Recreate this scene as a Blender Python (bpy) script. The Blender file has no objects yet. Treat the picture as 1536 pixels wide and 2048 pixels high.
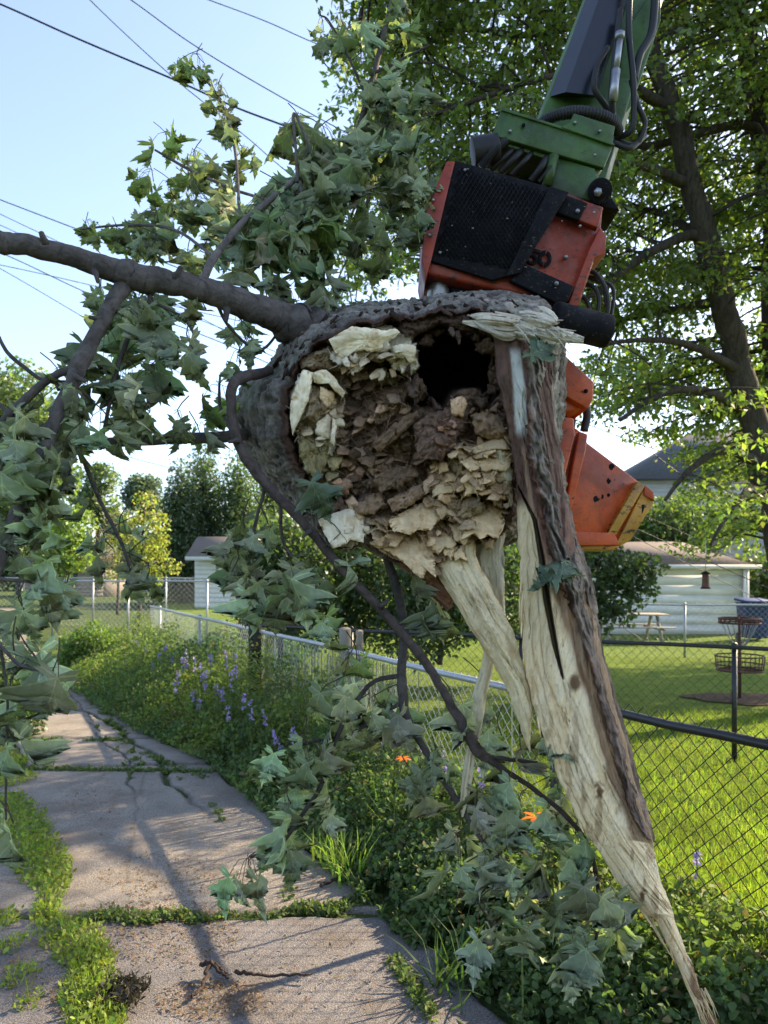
import bpy, math, random
import numpy as np
from mathutils import Vector, Matrix
R = math.radians
scene = bpy.context.scene
col = scene.collection
# ---------------------------------------------------------------- camera, sky, sun
HZ, F0, CH = 1150.0, 1500.0, 1.75       # horizon row, focal length (px of the 1536x2048 frame), camera height
cam_d = bpy.data.cameras.new('camera'); cam = bpy.data.objects.new('camera', cam_d); col.objects.link(cam)
cam.location = (0, 0, CH); cam.rotation_euler = (R(90), 0, 0)
cam_d.lens = 36 * F0 / 2048; cam_d.sensor_width = 36; cam_d.shift_y = (HZ - 1024) / 2048
cam_d.clip_start = 0.05; cam_d.clip_end = 900
cam_d.dof.use_dof = True; cam_d.dof.focus_distance = 2.55; cam_d.dof.aperture_fstop = 5.0
scene.camera = cam
SUN_AZ, SUN_EL = R(58), R(31)
world = bpy.data.worlds.new("World"); scene.world = world; world.use_nodes = True
wn = world.node_tree.nodes; wl = world.node_tree.links
bg = wn['Background']; sky = wn.new('ShaderNodeTexSky'); sky.sky_type = 'NISHITA'; sky.sun_disc = False
sky.sun_elevation = SUN_EL; sky.sun_rotation = SUN_AZ; sky.air_density = 1.0; sky.dust_density = 1.3; sky.ozone_density = 3.6
hs = wn.new('ShaderNodeHueSaturation'); hs.inputs['Saturation'].default_value = .80; wl.new(sky.outputs['Color'], hs.inputs['Color']); wl.new(hs.outputs['Color'], bg.inputs['Color']); bg.inputs['Strength'].default_value = 0.135
sd = Vector((math.sin(SUN_AZ) * math.cos(SUN_EL), math.cos(SUN_AZ) * math.cos(SUN_EL), math.sin(SUN_EL)))
sun_d = bpy.data.lights.new('sun', 'SUN'); sun = bpy.data.objects.new('sun', sun_d); col.objects.link(sun)
sun_d.energy = 5.0; sun_d.angle = R(0.55); sun_d.color = (1.0, 0.80, 0.54)
sun.rotation_euler = sd.to_track_quat('Z', 'Y').to_euler(); sun.location = sd * 60
scene.view_settings.view_transform = 'Standard'; scene.view_settings.look = 'None'
scene.view_settings.gamma = 1; scene.view_settings.exposure = 1.6; scene.view_settings.use_curve_mapping = False
cy = scene.cycles
cy.max_bounces = 6; cy.diffuse_bounces = 3; cy.glossy_bounces = 2; cy.transmission_bounces = 4; cy.transparent_max_bounces = 8
cy.use_adaptive_sampling = True; cy.adaptive_threshold = 0.02; cy.use_denoising = True
cy.sample_clamp_indirect = 6; cy.caustics_reflective = False; cy.caustics_refractive = False

# ---------------------------------------------------------------- numeric helpers
def P(x, y, D):
    return np.array([(x - 768) / F0 * D, D, CH - (y - HZ) / F0 * D])
def PP(x, y, D):
    x = np.asarray(x, float); y = np.asarray(y, float); D = np.asarray(D, float) + 0 * x
    return np.stack([(x - 768) / F0 * D, D, CH - (y - HZ) / F0 * D], -1)
def G(x, y, z=0.0):
    D = (CH - z) * F0 / (y - HZ); return np.array([(x - 768) / F0 * D, D, z])
def _hash(i, j, k, s):
    n = (i.astype(np.int64) * 73856093) ^ (j.astype(np.int64) * 19349663) ^ (k.astype(np.int64) * 83492791) ^ (s * 2654435)
    n = (n ^ (n >> 13)) * 1274126177 & 0x7fffffff
    n = (n ^ (n >> 15)) * 668265263 & 0x7fffffff
    return ((n ^ (n >> 12)) & 0xffffff) / float(0xffffff)
def vnoise(p, s=0):
    p = np.asarray(p, float); f = np.floor(p); t = p - f; t = t * t * (3 - 2 * t); i, j, k = [f[..., a].astype(np.int64) for a in range(3)]
    out = 0
    for a in (0, 1):
        for b in (0, 1):
            for c in (0, 1):
                w = (t[..., 0] if a else 1 - t[..., 0]) * (t[..., 1] if b else 1 - t[..., 1]) * (t[..., 2] if c else 1 - t[..., 2])
                out = out + w * _hash(i + a, j + b, k + c, s)
    return out
def fbm(p, s=0, o=4, g=0.5):
    p = np.asarray(p, float); a, r, t = 1.0, 0, 0
    for q in range(o):
        r = r + a * vnoise(p * 2 ** q, s + q * 7); t += a; a *= g
    return r / t
def v3(x, y, z=0.0):
    x = np.asarray(x, float); return np.stack([x, np.asarray(y, float) + 0 * x, np.asarray(z, float) + 0 * x], -1)
def worley(x, y, s=0):
    """distance to the nearest cell, offset to its point, cell random, gap to the second"""
    fx, fy = np.floor(x), np.floor(y); best = np.full(x.shape, 9.0); sec = best.copy()
    ox = np.zeros(x.shape); oy = ox.copy(); rn = ox.copy()
    for a in (-1, 0, 1):
        for b in (-1, 0, 1):
            i, j = fx + a, fy + b; z = np.zeros(x.shape)
            px = i + _hash(i, j, z, s); py = j + _hash(i, j, z + 1, s); d = np.hypot(x - px, y - py)
            m = d < best; sec = np.where(m, best, np.minimum(sec, d)); best = np.where(m, d, best)
            ox = np.where(m, x - px, ox); oy = np.where(m, y - py, oy); rn = np.where(m, _hash(i, j, z + 2, s), rn)
    return best, ox, oy, rn, sec - best
def smooth(a, b, x):
    t = np.clip((x - a) / (b - a), 0, 1); return t * t * (3 - 2 * t)
def spline(pts, n):
    """Catmull-Rom through rows of any width, n samples"""
    p = np.array(pts, float)
    if len(p) == 2: t = np.linspace(0, 1, n)[:, None]; return p[0] * (1 - t) + p[1] * t
    q = np.vstack([2 * p[0] - p[1], p, 2 * p[-1] - p[-2]]); out = []
    for u in np.linspace(0, len(p) - 1, n):
        i = min(int(u), len(p) - 2); t = u - i; a, b, c, d = q[i:i + 4]
        out.append(0.5 * (2 * b + (c - a) * t + (2 * a - 5 * b + 4 * c - d) * t * t + (3 * b - a - 3 * c + d) * t ** 3))
    return np.array(out)
def inpoly(x, y, poly):
    x = np.asarray(x, float); y = np.asarray(y, float); r = np.zeros(x.shape, bool); n = len(poly)
    for i in range(n):
        (x1, y1), (x2, y2) = poly[i], poly[(i + 1) % n]
        if y1 == y2: continue
        c = ((y1 > y) != (y2 > y)) & (x < (x2 - x1) * (y - y1) / (y2 - y1) + x1); r ^= c
    return r
def rotz(a):
    c, s = np.cos(a), np.sin(a); z = np.zeros_like(c); o = z + 1
    return np.stack([np.stack([c, -s, z], -1), np.stack([s, c, z], -1), np.stack([z, z, o], -1)], -2)
def rotx(a):
    c, s = np.cos(a), np.sin(a); z = np.zeros_like(c); o = z + 1
    return np.stack([np.stack([o, z, z], -1), np.stack([z, c, -s], -1), np.stack([z, s, c], -1)], -2)
def roty(a):
    c, s = np.cos(a), np.sin(a); z = np.zeros_like(c); o = z + 1
    return np.stack([np.stack([c, z, s], -1), np.stack([z, o, z], -1), np.stack([-s, z, c], -1)], -2)

class MB:
    """collects vertices, faces, a colour per vertex and a material slot per face; build() links them as ONE mesh"""
    def __init__(s): s.V = []; s.C = []; s.F = []; s.L = []; s.n = 0
    def add(s, V, F, c=(1, 1, 1), m=0, lf=None):
        V = np.asarray(V, float).reshape(-1, 3); s.L.append(np.full((len(V), 2), -9.) if lf is None else lf); c = np.asarray(c, float)
        if c.ndim == 1: c = np.tile(c, (len(V), 1))
        s.V.append(V); s.C.append(c.reshape(-1, 3))
        for f in (F if isinstance(F, list) else [F]):
            f = np.asarray(f, np.int64); f = f[None] if f.ndim == 1 else f
            s.F.append((f + s.n, m))
        s.n += len(V); return s
    def tube(s, pts, r, k=8, c=(1, 1, 1), m=0, cap=True, bump=None):
        p = np.asarray(pts, float); n = len(p); r = np.zeros(n) + r
        t = np.gradient(p, axis=0); t /= np.linalg.norm(t, axis=1)[:, None] + 1e-9
        u = np.cross(t[0], [0.3, 0.2, 0.93]); 
        if np.linalg.norm(u) < 1e-3: u = np.cross(t[0], [1, 0, 0])
        U = []
        for i in range(n):
            u = u - t[i] * np.dot(u, t[i]); u = u / (np.linalg.norm(u) + 1e-9); U.append(u)
        U = np.array(U); W = np.cross(t, U); a = np.arange(k) * 2 * np.pi / k
        rr = r[:, None] * np.ones(k)
        if bump is not None: rr = rr * bump(np.arange(n)[:, None] + 0 * a, a + np.zeros((n, 1)), p)
        V = p[:, None] + rr[..., None] * (np.cos(a)[None, :, None] * U[:, None] + np.sin(a)[None, :, None] * W[:, None])
        i, j = np.meshgrid(np.arange(n - 1), np.arange(k), indexing='ij'); j2 = (j + 1) % k
        F = [np.stack([i * k + j, i * k + j2, (i + 1) * k + j2, (i + 1) * k + j], -1).reshape(-1, 4)]
        if cap: F += [np.arange(k)[::-1], np.arange(k) + (n - 1) * k]
        cc = np.asarray(c, float)
        if cc.ndim == 2: cc = np.repeat(cc, k, 0)
        return s.add(V, F, cc, m)
    def box(s, a, b, c=(1, 1, 1), m=0, M=None, o=(0, 0, 0)):
        x0, y0, z0 = a; x1, y1, z1 = b
        V = np.array([[x0, y0, z0], [x1, y0, z0], [x1, y1, z0], [x0, y1, z0], [x0, y0, z1], [x1, y0, z1], [x1, y1, z1], [x0, y1, z1]], float)
        if M is not None: V = V @ np.asarray(M).T
        return s.add(V + np.asarray(o), np.array([[3, 2, 1, 0], [4, 5, 6, 7], [0, 1, 5, 4], [1, 2, 6, 5], [2, 3, 7, 6], [3, 0, 4, 7]]), c, m)
    def prism(s, front, vec, c=(1, 1, 1), m=0):
        """front: world points of a polygon; vec: extrusion"""
        A = np.asarray(front, float); n = len(A); B = A + np.asarray(vec, float)
        i = np.arange(n); j = (i + 1) % n
        return s.add(np.vstack([A, B]), [np.arange(n)[::-1], np.arange(n) + n, np.stack([i, j, j + n, i + n], -1)], c, m)
    def grid(s, V, c=(1, 1, 1), m=0, close=False):
        nu, nv = V.shape[:2]; i, j = np.meshgrid(np.arange(nu - 1), np.arange(nv if close else nv - 1), indexing='ij'); j2 = (j + 1) % nv
        return s.add(V.reshape(-1, 3), np.stack([i * nv + j, i * nv + j2, (i + 1) * nv + j2, (i + 1) * nv + j], -1).reshape(-1, 4), np.asarray(c, float).reshape(-1, 3) if np.ndim(c) > 1 else c, m)
    def build(s, name, mats, parent=None, smooth=False, bevel=0):
        me = bpy.data.meshes.new(name); V = np.vstack(s.V); C = np.vstack(s.C)
        me.vertices.add(len(V)); me.vertices.foreach_set('co', V.astype(np.float32).ravel())
        lv = np.concatenate([f.ravel() for f, m in s.F]); tot = np.concatenate([np.full(len(f), f.shape[1]) for f, m in s.F])
        mi = np.concatenate([np.full(len(f), m) for f, m in s.F]); st = np.concatenate([[0], np.cumsum(tot)[:-1]])
        me.loops.add(len(lv)); me.loops.foreach_set('vertex_index', lv.astype(np.int32))
        me.polygons.add(len(tot)); me.polygons.foreach_set('loop_start', st.astype(np.int32)); me.polygons.foreach_set('loop_total', tot.astype(np.int32))
        me.polygons.foreach_set('material_index', mi.astype(np.int32))
        if smooth: me.polygons.foreach_set('use_smooth', np.ones(len(tot), bool))
        at = me.color_attributes.new('Col', 'FLOAT_COLOR', 'POINT'); at.data.foreach_set('color', np.hstack([C, np.ones((len(C), 1))]).astype(np.float32).ravel())
        L_ = np.vstack(s.L)
        if L_.max() > -8: at = me.attributes.new('lf', 'FLOAT_VECTOR', 'POINT'); at.data.foreach_set('vector', np.hstack([L_, 0 * L_[:, :1]]).astype(np.float32).ravel())
        me.update(calc_edges=True); me.validate()
        for mt in (mats if isinstance(mats, (list, tuple)) else [mats]): me.materials.append(mt)
        o = bpy.data.objects.new(name, me); col.objects.link(o)
        if parent is not None: o.parent = parent; o.matrix_parent_inverse = Matrix.Translation(-abs_loc(parent))
        if bevel:
            b = o.modifiers.new('bevel', 'BEVEL'); b.width = bevel; b.segments = 2; b.limit_method = 'ANGLE'; b.angle_limit = R(35)
        return o
def abs_loc(o):
    v = Vector(o.location)
    while o.parent is not None:
        v = v + o.matrix_parent_inverse.translation; o = o.parent; v = v + Vector(o.location)
    return v
def tag(o, label=None, cat=None, group=None, kind=None):
    if label: o['label'] = label
    if cat: o['category'] = cat
    if group: o['group'] = group
    if kind: o['kind'] = kind
    return o
def thing(name, label, cat, loc=(0, 0, 0), group=None):
    o = bpy.data.objects.new(name, None); col.objects.link(o); o.location = [float(q) for q in loc]; o.empty_display_size = .1
    return tag(o, label, cat, group)

# ---------------------------------------------------------------- materials
def mat(name, rough=0.8, spec=0.3, metal=0.0):
    m = bpy.data.materials.new(name); m.use_nodes = True; nt = m.node_tree; b = nt.nodes['Principled BSDF']
    b.inputs['Roughness'].default_value = rough; b.inputs['Specular IOR Level'].default_value = spec; b.inputs['Metallic'].default_value = metal
    return m, nt, b
def N(nt, t, **k):
    n = nt.nodes.new(t)
    for a, v in k.items():
        if a in n.inputs: n.inputs[a].default_value = v
        else: setattr(n, a, v)
    return n
def tc(nt, scale=(1, 1, 1)):
    t = N(nt, 'ShaderNodeTexCoord'); mp = N(nt, 'ShaderNodeMapping'); mp.inputs['Scale'].default_value = scale
    nt.links.new(t.outputs['Object'], mp.inputs['Vector']); return mp.outputs['Vector']
def noise(nt, vec, sc, det=4, rough=.6, dist=0):
    n = N(nt, 'ShaderNodeTexNoise'); n.inputs['Scale'].default_value = sc; n.inputs['Detail'].default_value = det
    n.inputs['Roughness'].default_value = rough; n.inputs['Distortion'].default_value = dist; nt.links.new(vec, n.inputs['Vector']); return n.outputs['Fac']
def ramp(nt, fac, stops):
    r = N(nt, 'ShaderNodeValToRGB'); e = r.color_ramp.elements
    while len(e) < len(stops): e.new(0.5)
    for q, (p, c) in zip(e, stops): q.position = p; q.color = (c, c, c, 1) if np.isscalar(c) else (*c, 1)
    nt.links.new(fac, r.inputs['Fac']); return r.outputs['Color']
def mul(nt, a, b, fac=1.0, mode='MULTIPLY'):
    m = N(nt, 'ShaderNodeMix', data_type='RGBA', blend_type=mode)
    for s, v in ((m.inputs['Factor'], fac), (m.inputs['A'], a), (m.inputs['B'], b)):
        if hasattr(v, 'links') or hasattr(v, 'is_linked'): nt.links.new(v, s)
        else: s.default_value = v if np.isscalar(v) else (*v, 1)
    return m.outputs['Result']
def bump(nt, h, b, dist=0.01, st=1.0):
    n = N(nt, 'ShaderNodeBump'); n.inputs['Distance'].default_value = dist; n.inputs['Strength'].default_value = st
    nt.links.new(h, n.inputs['Height']); nt.links.new(n.outputs['Normal'], b.inputs['Normal'])
def vcol(nt): 
    a = N(nt, 'ShaderNodeAttribute', attribute_name='Col'); return a.outputs['Color']
def simple(name, c, rough=.6, spec=.3, metal=0, var=.25, sc=12, bd=0.0, bsc=60, scale=(1, 1, 1), usecol=False):
    m, nt, b = mat(name, rough, spec, metal); v = tc(nt, scale)
    n = ramp(nt, noise(nt, v, sc), [(0.25, 1 - var), (0.75, 1 + var * .6)])
    base = vcol(nt) if usecol else c
    nt.links.new(mul(nt, base, n), b.inputs['Base Color'])
    if bd: bump(nt, noise(nt, v, bsc, 5), b, bd)
    return m
def leafmat(name, trans=0.45, rough=.55, back=1.0, gloss=.06, tint=(1.15, 1.25, .55), veins=False):
    m = bpy.data.materials.new(name); m.use_nodes = True; nt = m.node_tree; nt.nodes.clear(); out = N(nt, 'ShaderNodeOutputMaterial')
    c = vcol(nt); g = N(nt, 'ShaderNodeNewGeometry')
    if veins:
        at = N(nt, 'ShaderNodeAttribute', attribute_name='lf'); sx_ = N(nt, 'ShaderNodeSeparateXYZ'); nt.links.new(at.outputs['Vector'], sx_.inputs[0])
        def mth(op, a, b=None):
            q = N(nt, 'ShaderNodeMath', operation=op)
            for i_, v_ in enumerate((a, b)):
                if v_ is None: continue
                if isinstance(v_, (int, float)): q.inputs[i_].default_value = v_
                else: nt.links.new(v_, q.inputs[i_])
            return q.outputs[0]
        ax_ = mth('ABSOLUTE', sx_.outputs[0]); ay_ = sx_.outputs[1]; tot = None
        for dx_, dy_, oy_ in ((0, 1, 0), (.86, .5, 0), (.95, -.3, 0), (.6, .8, .42), (.7, .7, .62), (.62, .78, .2)):
            yy_ = mth('SUBTRACT', ay_, oy_); cr_ = mth('ABSOLUTE', mth('SUBTRACT', mth('MULTIPLY', ax_, dy_), mth('MULTIPLY', yy_, dx_)))
            dt_ = mth('GREATER_THAN', mth('ADD', mth('MULTIPLY', ax_, dx_), mth('MULTIPLY', yy_, dy_)), 0.0)
            w_ = mth('MULTIPLY', mth('SUBTRACT', 1.0, mth('MINIMUM', mth('DIVIDE', cr_, .020 if oy_ == 0 else .012), 1.0)), dt_); tot = w_ if tot is None else mth('MAXIMUM', tot, w_)
        c = mul(nt, c, mul(nt, c, (1.75, 1.65, 1.4)), tot, 'MIX')
        c = mul(nt, c, ramp(nt, noise(nt, tc(nt), 55, 4), [(.3, (.80, .84, .78)), (.7, (1.12, 1.1, 1.0))]))
    if back != 1.0: c = mul(nt, c, mul(nt, c, (back, back, back * 1.05)), g.outputs['Backfacing'], 'MIX')
    d = N(nt, 'ShaderNodeBsdfDiffuse'); t = N(nt, 'ShaderNodeBsdfTranslucent'); gl = N(nt, 'ShaderNodeBsdfGlossy'); gl.inputs['Roughness'].default_value = rough
    gl.inputs['Color'].default_value = (.9, .92, .92, 1)
    nt.links.new(c, d.inputs['Color']); nt.links.new(mul(nt, c, tint), t.inputs['Color'])
    a = N(nt, 'ShaderNodeMixShader'); a.inputs[0].default_value = trans; b = N(nt, 'ShaderNodeMixShader'); b.inputs[0].default_value = gloss
    nt.links.new(d.outputs[0], a.inputs[1]); nt.links.new(t.outputs[0], a.inputs[2]); nt.links.new(a.outputs[0], b.inputs[1]); nt.links.new(gl.outputs[0], b.inputs[2])
    nt.links.new(b.outputs[0], out.inputs['Surface']); return m
M = {}
M['maple'] = leafmat('maple_leaf', .36, .6, 1.4, .03, veins=True)
M['leaf'] = leafmat('tree_leaf', .54, .5, 1.2, .05)
M['weed'] = leafmat('weed_leaf', .45, .65, 1.1, .025)
M['slat'] = leafmat('slat', .5, .3, 1.0, .15, (1, 1.05, .95))
M['petal'] = leafmat('petal', .35, .6, 1.0, .02, (1.1, 1, 1.1))
def bark_mat(name, usecol=True, base=(.16, .13, .105), sc=(1, 1, .22), bd=.012):
    m, nt, b = mat(name, .92, .15); v = tc(nt, sc)
    n1 = noise(nt, v, 26, 6, .65, .6); n2 = noise(nt, v, 90, 4)
    c = mul(nt, vcol(nt) if usecol else base, ramp(nt, n1, [(.3, .45), (.55, 1.0), (.75, 1.35)]))
    c = mul(nt, c, ramp(nt, noise(nt, tc(nt), 5, 3), [(.35, .8), (.7, 1.15)]))
    nt.links.new(c, b.inputs['Base Color']); h = mul(nt, n1, n2, .35, 'ADD'); bump(nt, h, b, bd); return m
M['bark'] = bark_mat('bark', bd=.02); M['limb'] = bark_mat('limb_bark', True, sc=(1, 1, 1), bd=.008); M['bark_far'] = bark_mat('bark_far', True, bd=.02)
def wood_mat():
    m, nt, b = mat('torn_wood', .75, .25); t = N(nt, 'ShaderNodeTexCoord')
    mp = N(nt, 'ShaderNodeMapping'); mp.inputs['Rotation'].default_value = (0, R(-17), 0); nt.links.new(t.outputs['Object'], mp.inputs['Vector'])
    mp2 = N(nt, 'ShaderNodeMapping'); mp2.inputs['Scale'].default_value = (1, 1, .06); nt.links.new(mp.outputs[0], mp2.inputs['Vector'])
    fib = noise(nt, mp2.outputs[0], 150, 5, .7, .3); big = noise(nt, mp2.outputs[0], 30, 4)
    iso = noise(nt, t.outputs['Object'], 60, 6, .7)
    c = mul(nt, vcol(nt), ramp(nt, fib, [(.30, .55), (.38, .90), (.46, 1.0), (.8, 1.12)]))
    c = mul(nt, c, ramp(nt, big, [(.32, (.93, .85, .72)), (.44, 1.0)]))
    c = mul(nt, c, ramp(nt, iso, [(.3, .92), (.55, 1.05)]))
    nt.links.new(c, b.inputs['Base Color']); h = mul(nt, fib, iso, .35, 'ADD'); bump(nt, h, b, .009, 1.0); return m
M['wood'] = wood_mat()
def rot_mat():
    m, nt, b = mat('rotten_wood', .85, .2); lum = ramp(nt, vcol(nt), [(.12, 1.0), (.5, .12)]); v = tc(nt); iso = noise(nt, v, 45, 7, .72, .5); f = noise(nt, v, 160, 4)
    c = mul(nt, vcol(nt), ramp(nt, iso, [(.32, .45), (.45, .9), (.55, 1.05), (.72, 1.25)]), lum)
    c = mul(nt, c, ramp(nt, f, [(.35, .7), (.5, 1.05)]), lum); c = mul(nt, c, ramp(nt, noise(nt, v, 14, 5, .7), [(.35, (.78, .70, .60)), (.55, (1, 1, 1))]))
    nt.links.new(c, b.inputs['Base Color']); h = mul(nt, mul(nt, iso, f, .4, 'ADD'), lum); bump(nt, h, b, .014, 1.0); return m
M['face'] = rot_mat()
def paint(name, c, scratch=(.03, .02, .015), amt=.62, rough=.42):
    m, nt, b = mat(name, rough, .5); v = tc(nt)
    a = mul(nt, c, ramp(nt, noise(nt, v, 7, 5), [(.3, .72), (.7, 1.08)]))
    a = mul(nt, a, ramp(nt, noise(nt, v, 2.6, 6, .7, .4), [(.38, (.45, .40, .38)), (.56, (1, 1, 1))]))
    k = ramp(nt, noise(nt, tc(nt, (1, 1, 2.5)), 24, 6, .75), [(amt, 0.0), (amt + .05, 1.0)])
    c2 = mul(nt, a, scratch, k, 'MIX')
    k2 = ramp(nt, noise(nt, v, 90, 3), [(.62, 0.0), (.70, .6)])
    c2 = mul(nt, c2, (.10, .08, .06), k2, 'MIX')
    nt.links.new(c2, b.inputs['Base Color']); nt.links.new(ramp(nt, noise(nt, v, 15, 5), [(.3, rough - .1), (.7, rough + .25)]), b.inputs['Roughness'])
    bump(nt, noise(nt, v, 40, 5), b, .0012); return m
M['orange'] = paint('orange_paint', (.33, .038, .012), amt=.56)
M['green'] = paint('green_paint', (.050, .125, .018), amt=.60)
M['yellow'] = paint('yellow_paint', (.55, .27, .03), amt=.55)
M['black'] = paint('black_paint', (.006, .006, .009), (.03, .024, .02), .6, .7)
M['orange2'] = paint('worn_orange', (.62, .10, .015), amt=.60)
M['black'].node_tree.nodes['Principled BSDF'].inputs['Specular IOR Level'].default_value = .2
M['gloss'] = simple('black_gloss', (.010, .012, .022), .25, .6, 0, .3, 10)
M['rubber'] = simple('rubber', (.016, .016, .018), .55, .4, 0, .2)
M['steel'] = simple('steel', (.32, .33, .36), .38, .5, .7, .3, 30)
M['galv'] = simple('galvanised', (.42, .44, .46), .45, .5, .5, .25, 40)
M['fblack'] = simple('black_vinyl', (.014, .015, .019), .42, .5, 0, .2)
M['oldwood'] = simple('weathered_wood', (.30, .27, .22), .9, .2, 0, .4, 9, .004, 60, (1, 1, .1))
M['postwood'] = simple('dark_wood_post', (.045, .038, .034), .9, .2, 0, .5, 20, .006, 60, (1, 1, .1))
# ================================================================ ground, alley, lawn
def fenceX(D): return 2.895 - .4965 * D
m, nt, b = mat('soil', .95, .1); v = tc(nt)
nt.links.new(mul(nt, ramp(nt, noise(nt, v, 1.2, 5), [(.35, (.055, .085, .028)), (.6, (.085, .115, .032))]), ramp(nt, noise(nt, v, 40, 5), [(.3, .55), (.7, 1.2)])), b.inputs['Base Color']); bump(nt, noise(nt, v, 60, 5), b, .03); M['soil'] = m
m, nt, b = mat('lawn', .95, .08); v = tc(nt)
g1 = ramp(nt, noise(nt, v, 3, 5, .7), [(.3, (.11, .17, .022)), (.7, (.19, .26, .035))]); g2 = ramp(nt, noise(nt, tc(nt, (1, .5, 1)), 55, 5, .75), [(.3, .4), (.65, 1.35)])
nt.links.new(mul(nt, g1, g2), b.inputs['Base Color']); bump(nt, noise(nt, v, 70, 4), b, .05); M['lawn'] = m
m, nt, b = mat('concrete', .88, .2); v = tc(nt)
agg = noise(nt, v, 130, 5, .8); sp = N(nt, 'ShaderNodeTexVoronoi'); sp.inputs['Scale'].default_value = 120; nt.links.new(v, sp.inputs['Vector'])
c = mul(nt, vcol(nt), ramp(nt, agg, [(.36, .45), (.5, 1.0), (.64, 1.5)])); c = mul(nt, c, ramp(nt, sp.outputs['Distance'], [(.0, 1.25), (.35, .95), (.7, .8)]), .8)
c = mul(nt, c, ramp(nt, noise(nt, v, 2.2, 6, .7), [(.3, .74), (.6, 1.08)])); 
dirt = ramp(nt, noise(nt, tc(nt), 1.3, 6, .75), [(.5, 0.0), (.66, .7)]); c = mul(nt, c, (.15, .115, .085), dirt, 'MIX')
ck = N(nt, 'ShaderNodeTexVoronoi', feature='DISTANCE_TO_EDGE'); ck.inputs['Scale'].default_value = .42
wv = N(nt, 'ShaderNodeMix', data_type='VECTOR'); wv.inputs['Factor'].default_value = .12; nn_ = N(nt, 'ShaderNodeTexNoise'); nn_.inputs['Scale'].default_value = 3; nn_.inputs['Detail'].default_value = 6; nt.links.new(v, nn_.inputs['Vector']); nt.links.new(v, wv.inputs['A']); nt.links.new(nn_.outputs['Color'], wv.inputs['B']); nt.links.new(wv.outputs['Result'], ck.inputs['Vector'])
ckr = ramp(nt, ck.outputs['Distance'], [(.0, .72), (.003, .85), (.006, 1.0)]); c = mul(nt, c, ckr)
nt.links.new(c, b.inputs['Base Color']); bump(nt, mul(nt, mul(nt, agg, ckr), sp.outputs['Distance'], .5, 'ADD'), b, .006); M['concrete'] = m
mb = MB(); xs = np.array([-400, -60, -20, -8, 0, 8, 20, 60, 400.]); ys = np.array([-60, 0, 5, 15, 40, 120, 450.])
X_, Y_ = np.meshgrid(xs, ys); mb.grid(v3(X_, Y_, 0 * X_)[:, ::-1]); tag(mb.build('ground', M['soil']), kind='structure')
# lawn behind the fence
mb = MB(); dd = np.concatenate([np.linspace(1.2, 16, 40), [20, 30, 45, 60]]); V = []
for D in dd:
    x0 = fenceX(D) + .12 if D < 16 else -5.0 - (D - 16) * .3; V.append(np.stack([np.linspace(0, 1, 30) ** 1.5 * 34 + x0, D + np.zeros(30), .012 + .03 * (fbm(v3(np.linspace(0, 1, 30) * 30, D, 0), 3, 3) - .5) * (D < 14)], -1))
mb.grid(np.array(V)[:, ::-1]); tag(mb.build('lawn', M['lawn']), kind='structure')
# alley pavement
RE = np.array([(1.0,1.0),(2.2,.80),(2.92,.57),(3.3,.32),(3.86,.03),(4.5,-.28),(5.36,-.74),(6.1,-1.12),(6.9,-1.55),(8.2,-2.56),(9.6,-3.5),(11.4,-4.62),(14,-6.1),(18,-8.2)])
LE = np.array([(1.0,-2.6),(3,-2.7),(4.2,-3.05),(5.2,-3.2),(6.5,-3.3),(8,-3.85),(10,-4.7),(12,-5.5),(14,-6.5),(18,-8.7)])
def eR(D): return np.interp(D, RE[:, 0], RE[:, 1])
def eL(D): return np.interp(D, LE[:, 0], LE[:, 1])
JO = [(3.83, .0), (6.82, .12), (7.98, .02), (9.7, .1), (12, 0)]
dd = 1.0 * (18 / 1.0) ** np.linspace(0, 1, 620); u = np.linspace(0, 1, 150); DD, UU = np.meshgrid(dd, u, indexing='ij')
jr = (fbm(v3(dd * 3, 0 * dd, 1), 77, 4) - .5) * .22; Xr = (eR(dd) + jr)[:, None]; Xl = eL(dd)[:, None] + (fbm(v3(dd * 2, 0 * dd, 5), 78, 3) - .5)[:, None] * .3
XX = Xl * (1 - UU) + Xr * UU
Z = .022 + (fbm(v3(XX * .6, DD * .6, 0), 79, 3) - .5) * .02 + (fbm(v3(XX * 14, DD * 14, 0), 80, 3) - .5) * .006
Cc = np.array([.275, .245, .21]) * np.ones(XX.shape + (3,))
seg = np.zeros(XX.shape); jw = (fbm(v3(XX * 2.5, DD * 2.5, 3), 81, 4) - .5) * .14
for (j, sl) in JO:
    k = np.abs(DD - j - sl * (XX - Xl) * .2 - jw); g = smooth(.05, .012, k); Z -= g * .03; Cc *= (1 - .65 * g)[..., None]; seg += (DD - j - jw > 0)
# long broken seam along the right side
sx = Xr - .42 - .12 * np.sin(DD * 1.3) + jw * .6; g = smooth(.05, .012, np.abs(XX - sx)) * smooth(5.0, 6.3, DD); Z -= g * .03; Cc *= (1 - .6 * g)[..., None]
sx2 = (Xl + Xr) / 2 + .15 + jw; g = smooth(.02, .006, np.abs(XX - sx2)) * smooth(5.6, 6.2, DD); Z -= g * .012; Cc *= (1 - .55 * g)[..., None]
asp = smooth(.08, -.08, DD - 3.83 - jw); Cc = Cc * (1 - asp[..., None]) + np.array([.20, .185, .18]) * asp[..., None]; Z -= asp * .008
asp2 = smooth(.05, .4, XX - (sx - .0)) * smooth(5, 6, DD); Cc *= (1 - .25 * asp2)[..., None]
Z -= smooth(.06, .0, (Xr - XX)) * .05 + smooth(.06, 0, XX - Xl) * .05
mb = MB(); mb.grid(v3(XX, DD, Z)[:, ::-1], Cc[:, ::-1].reshape(-1, 3)); tag(mb.build('alley_pavement', M['concrete'], smooth=True), kind='structure')
def alleyz(x, y): return .022 + (fbm(v3(x * .6, y * .6, 0), 79, 3) - .5) * .02
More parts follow.
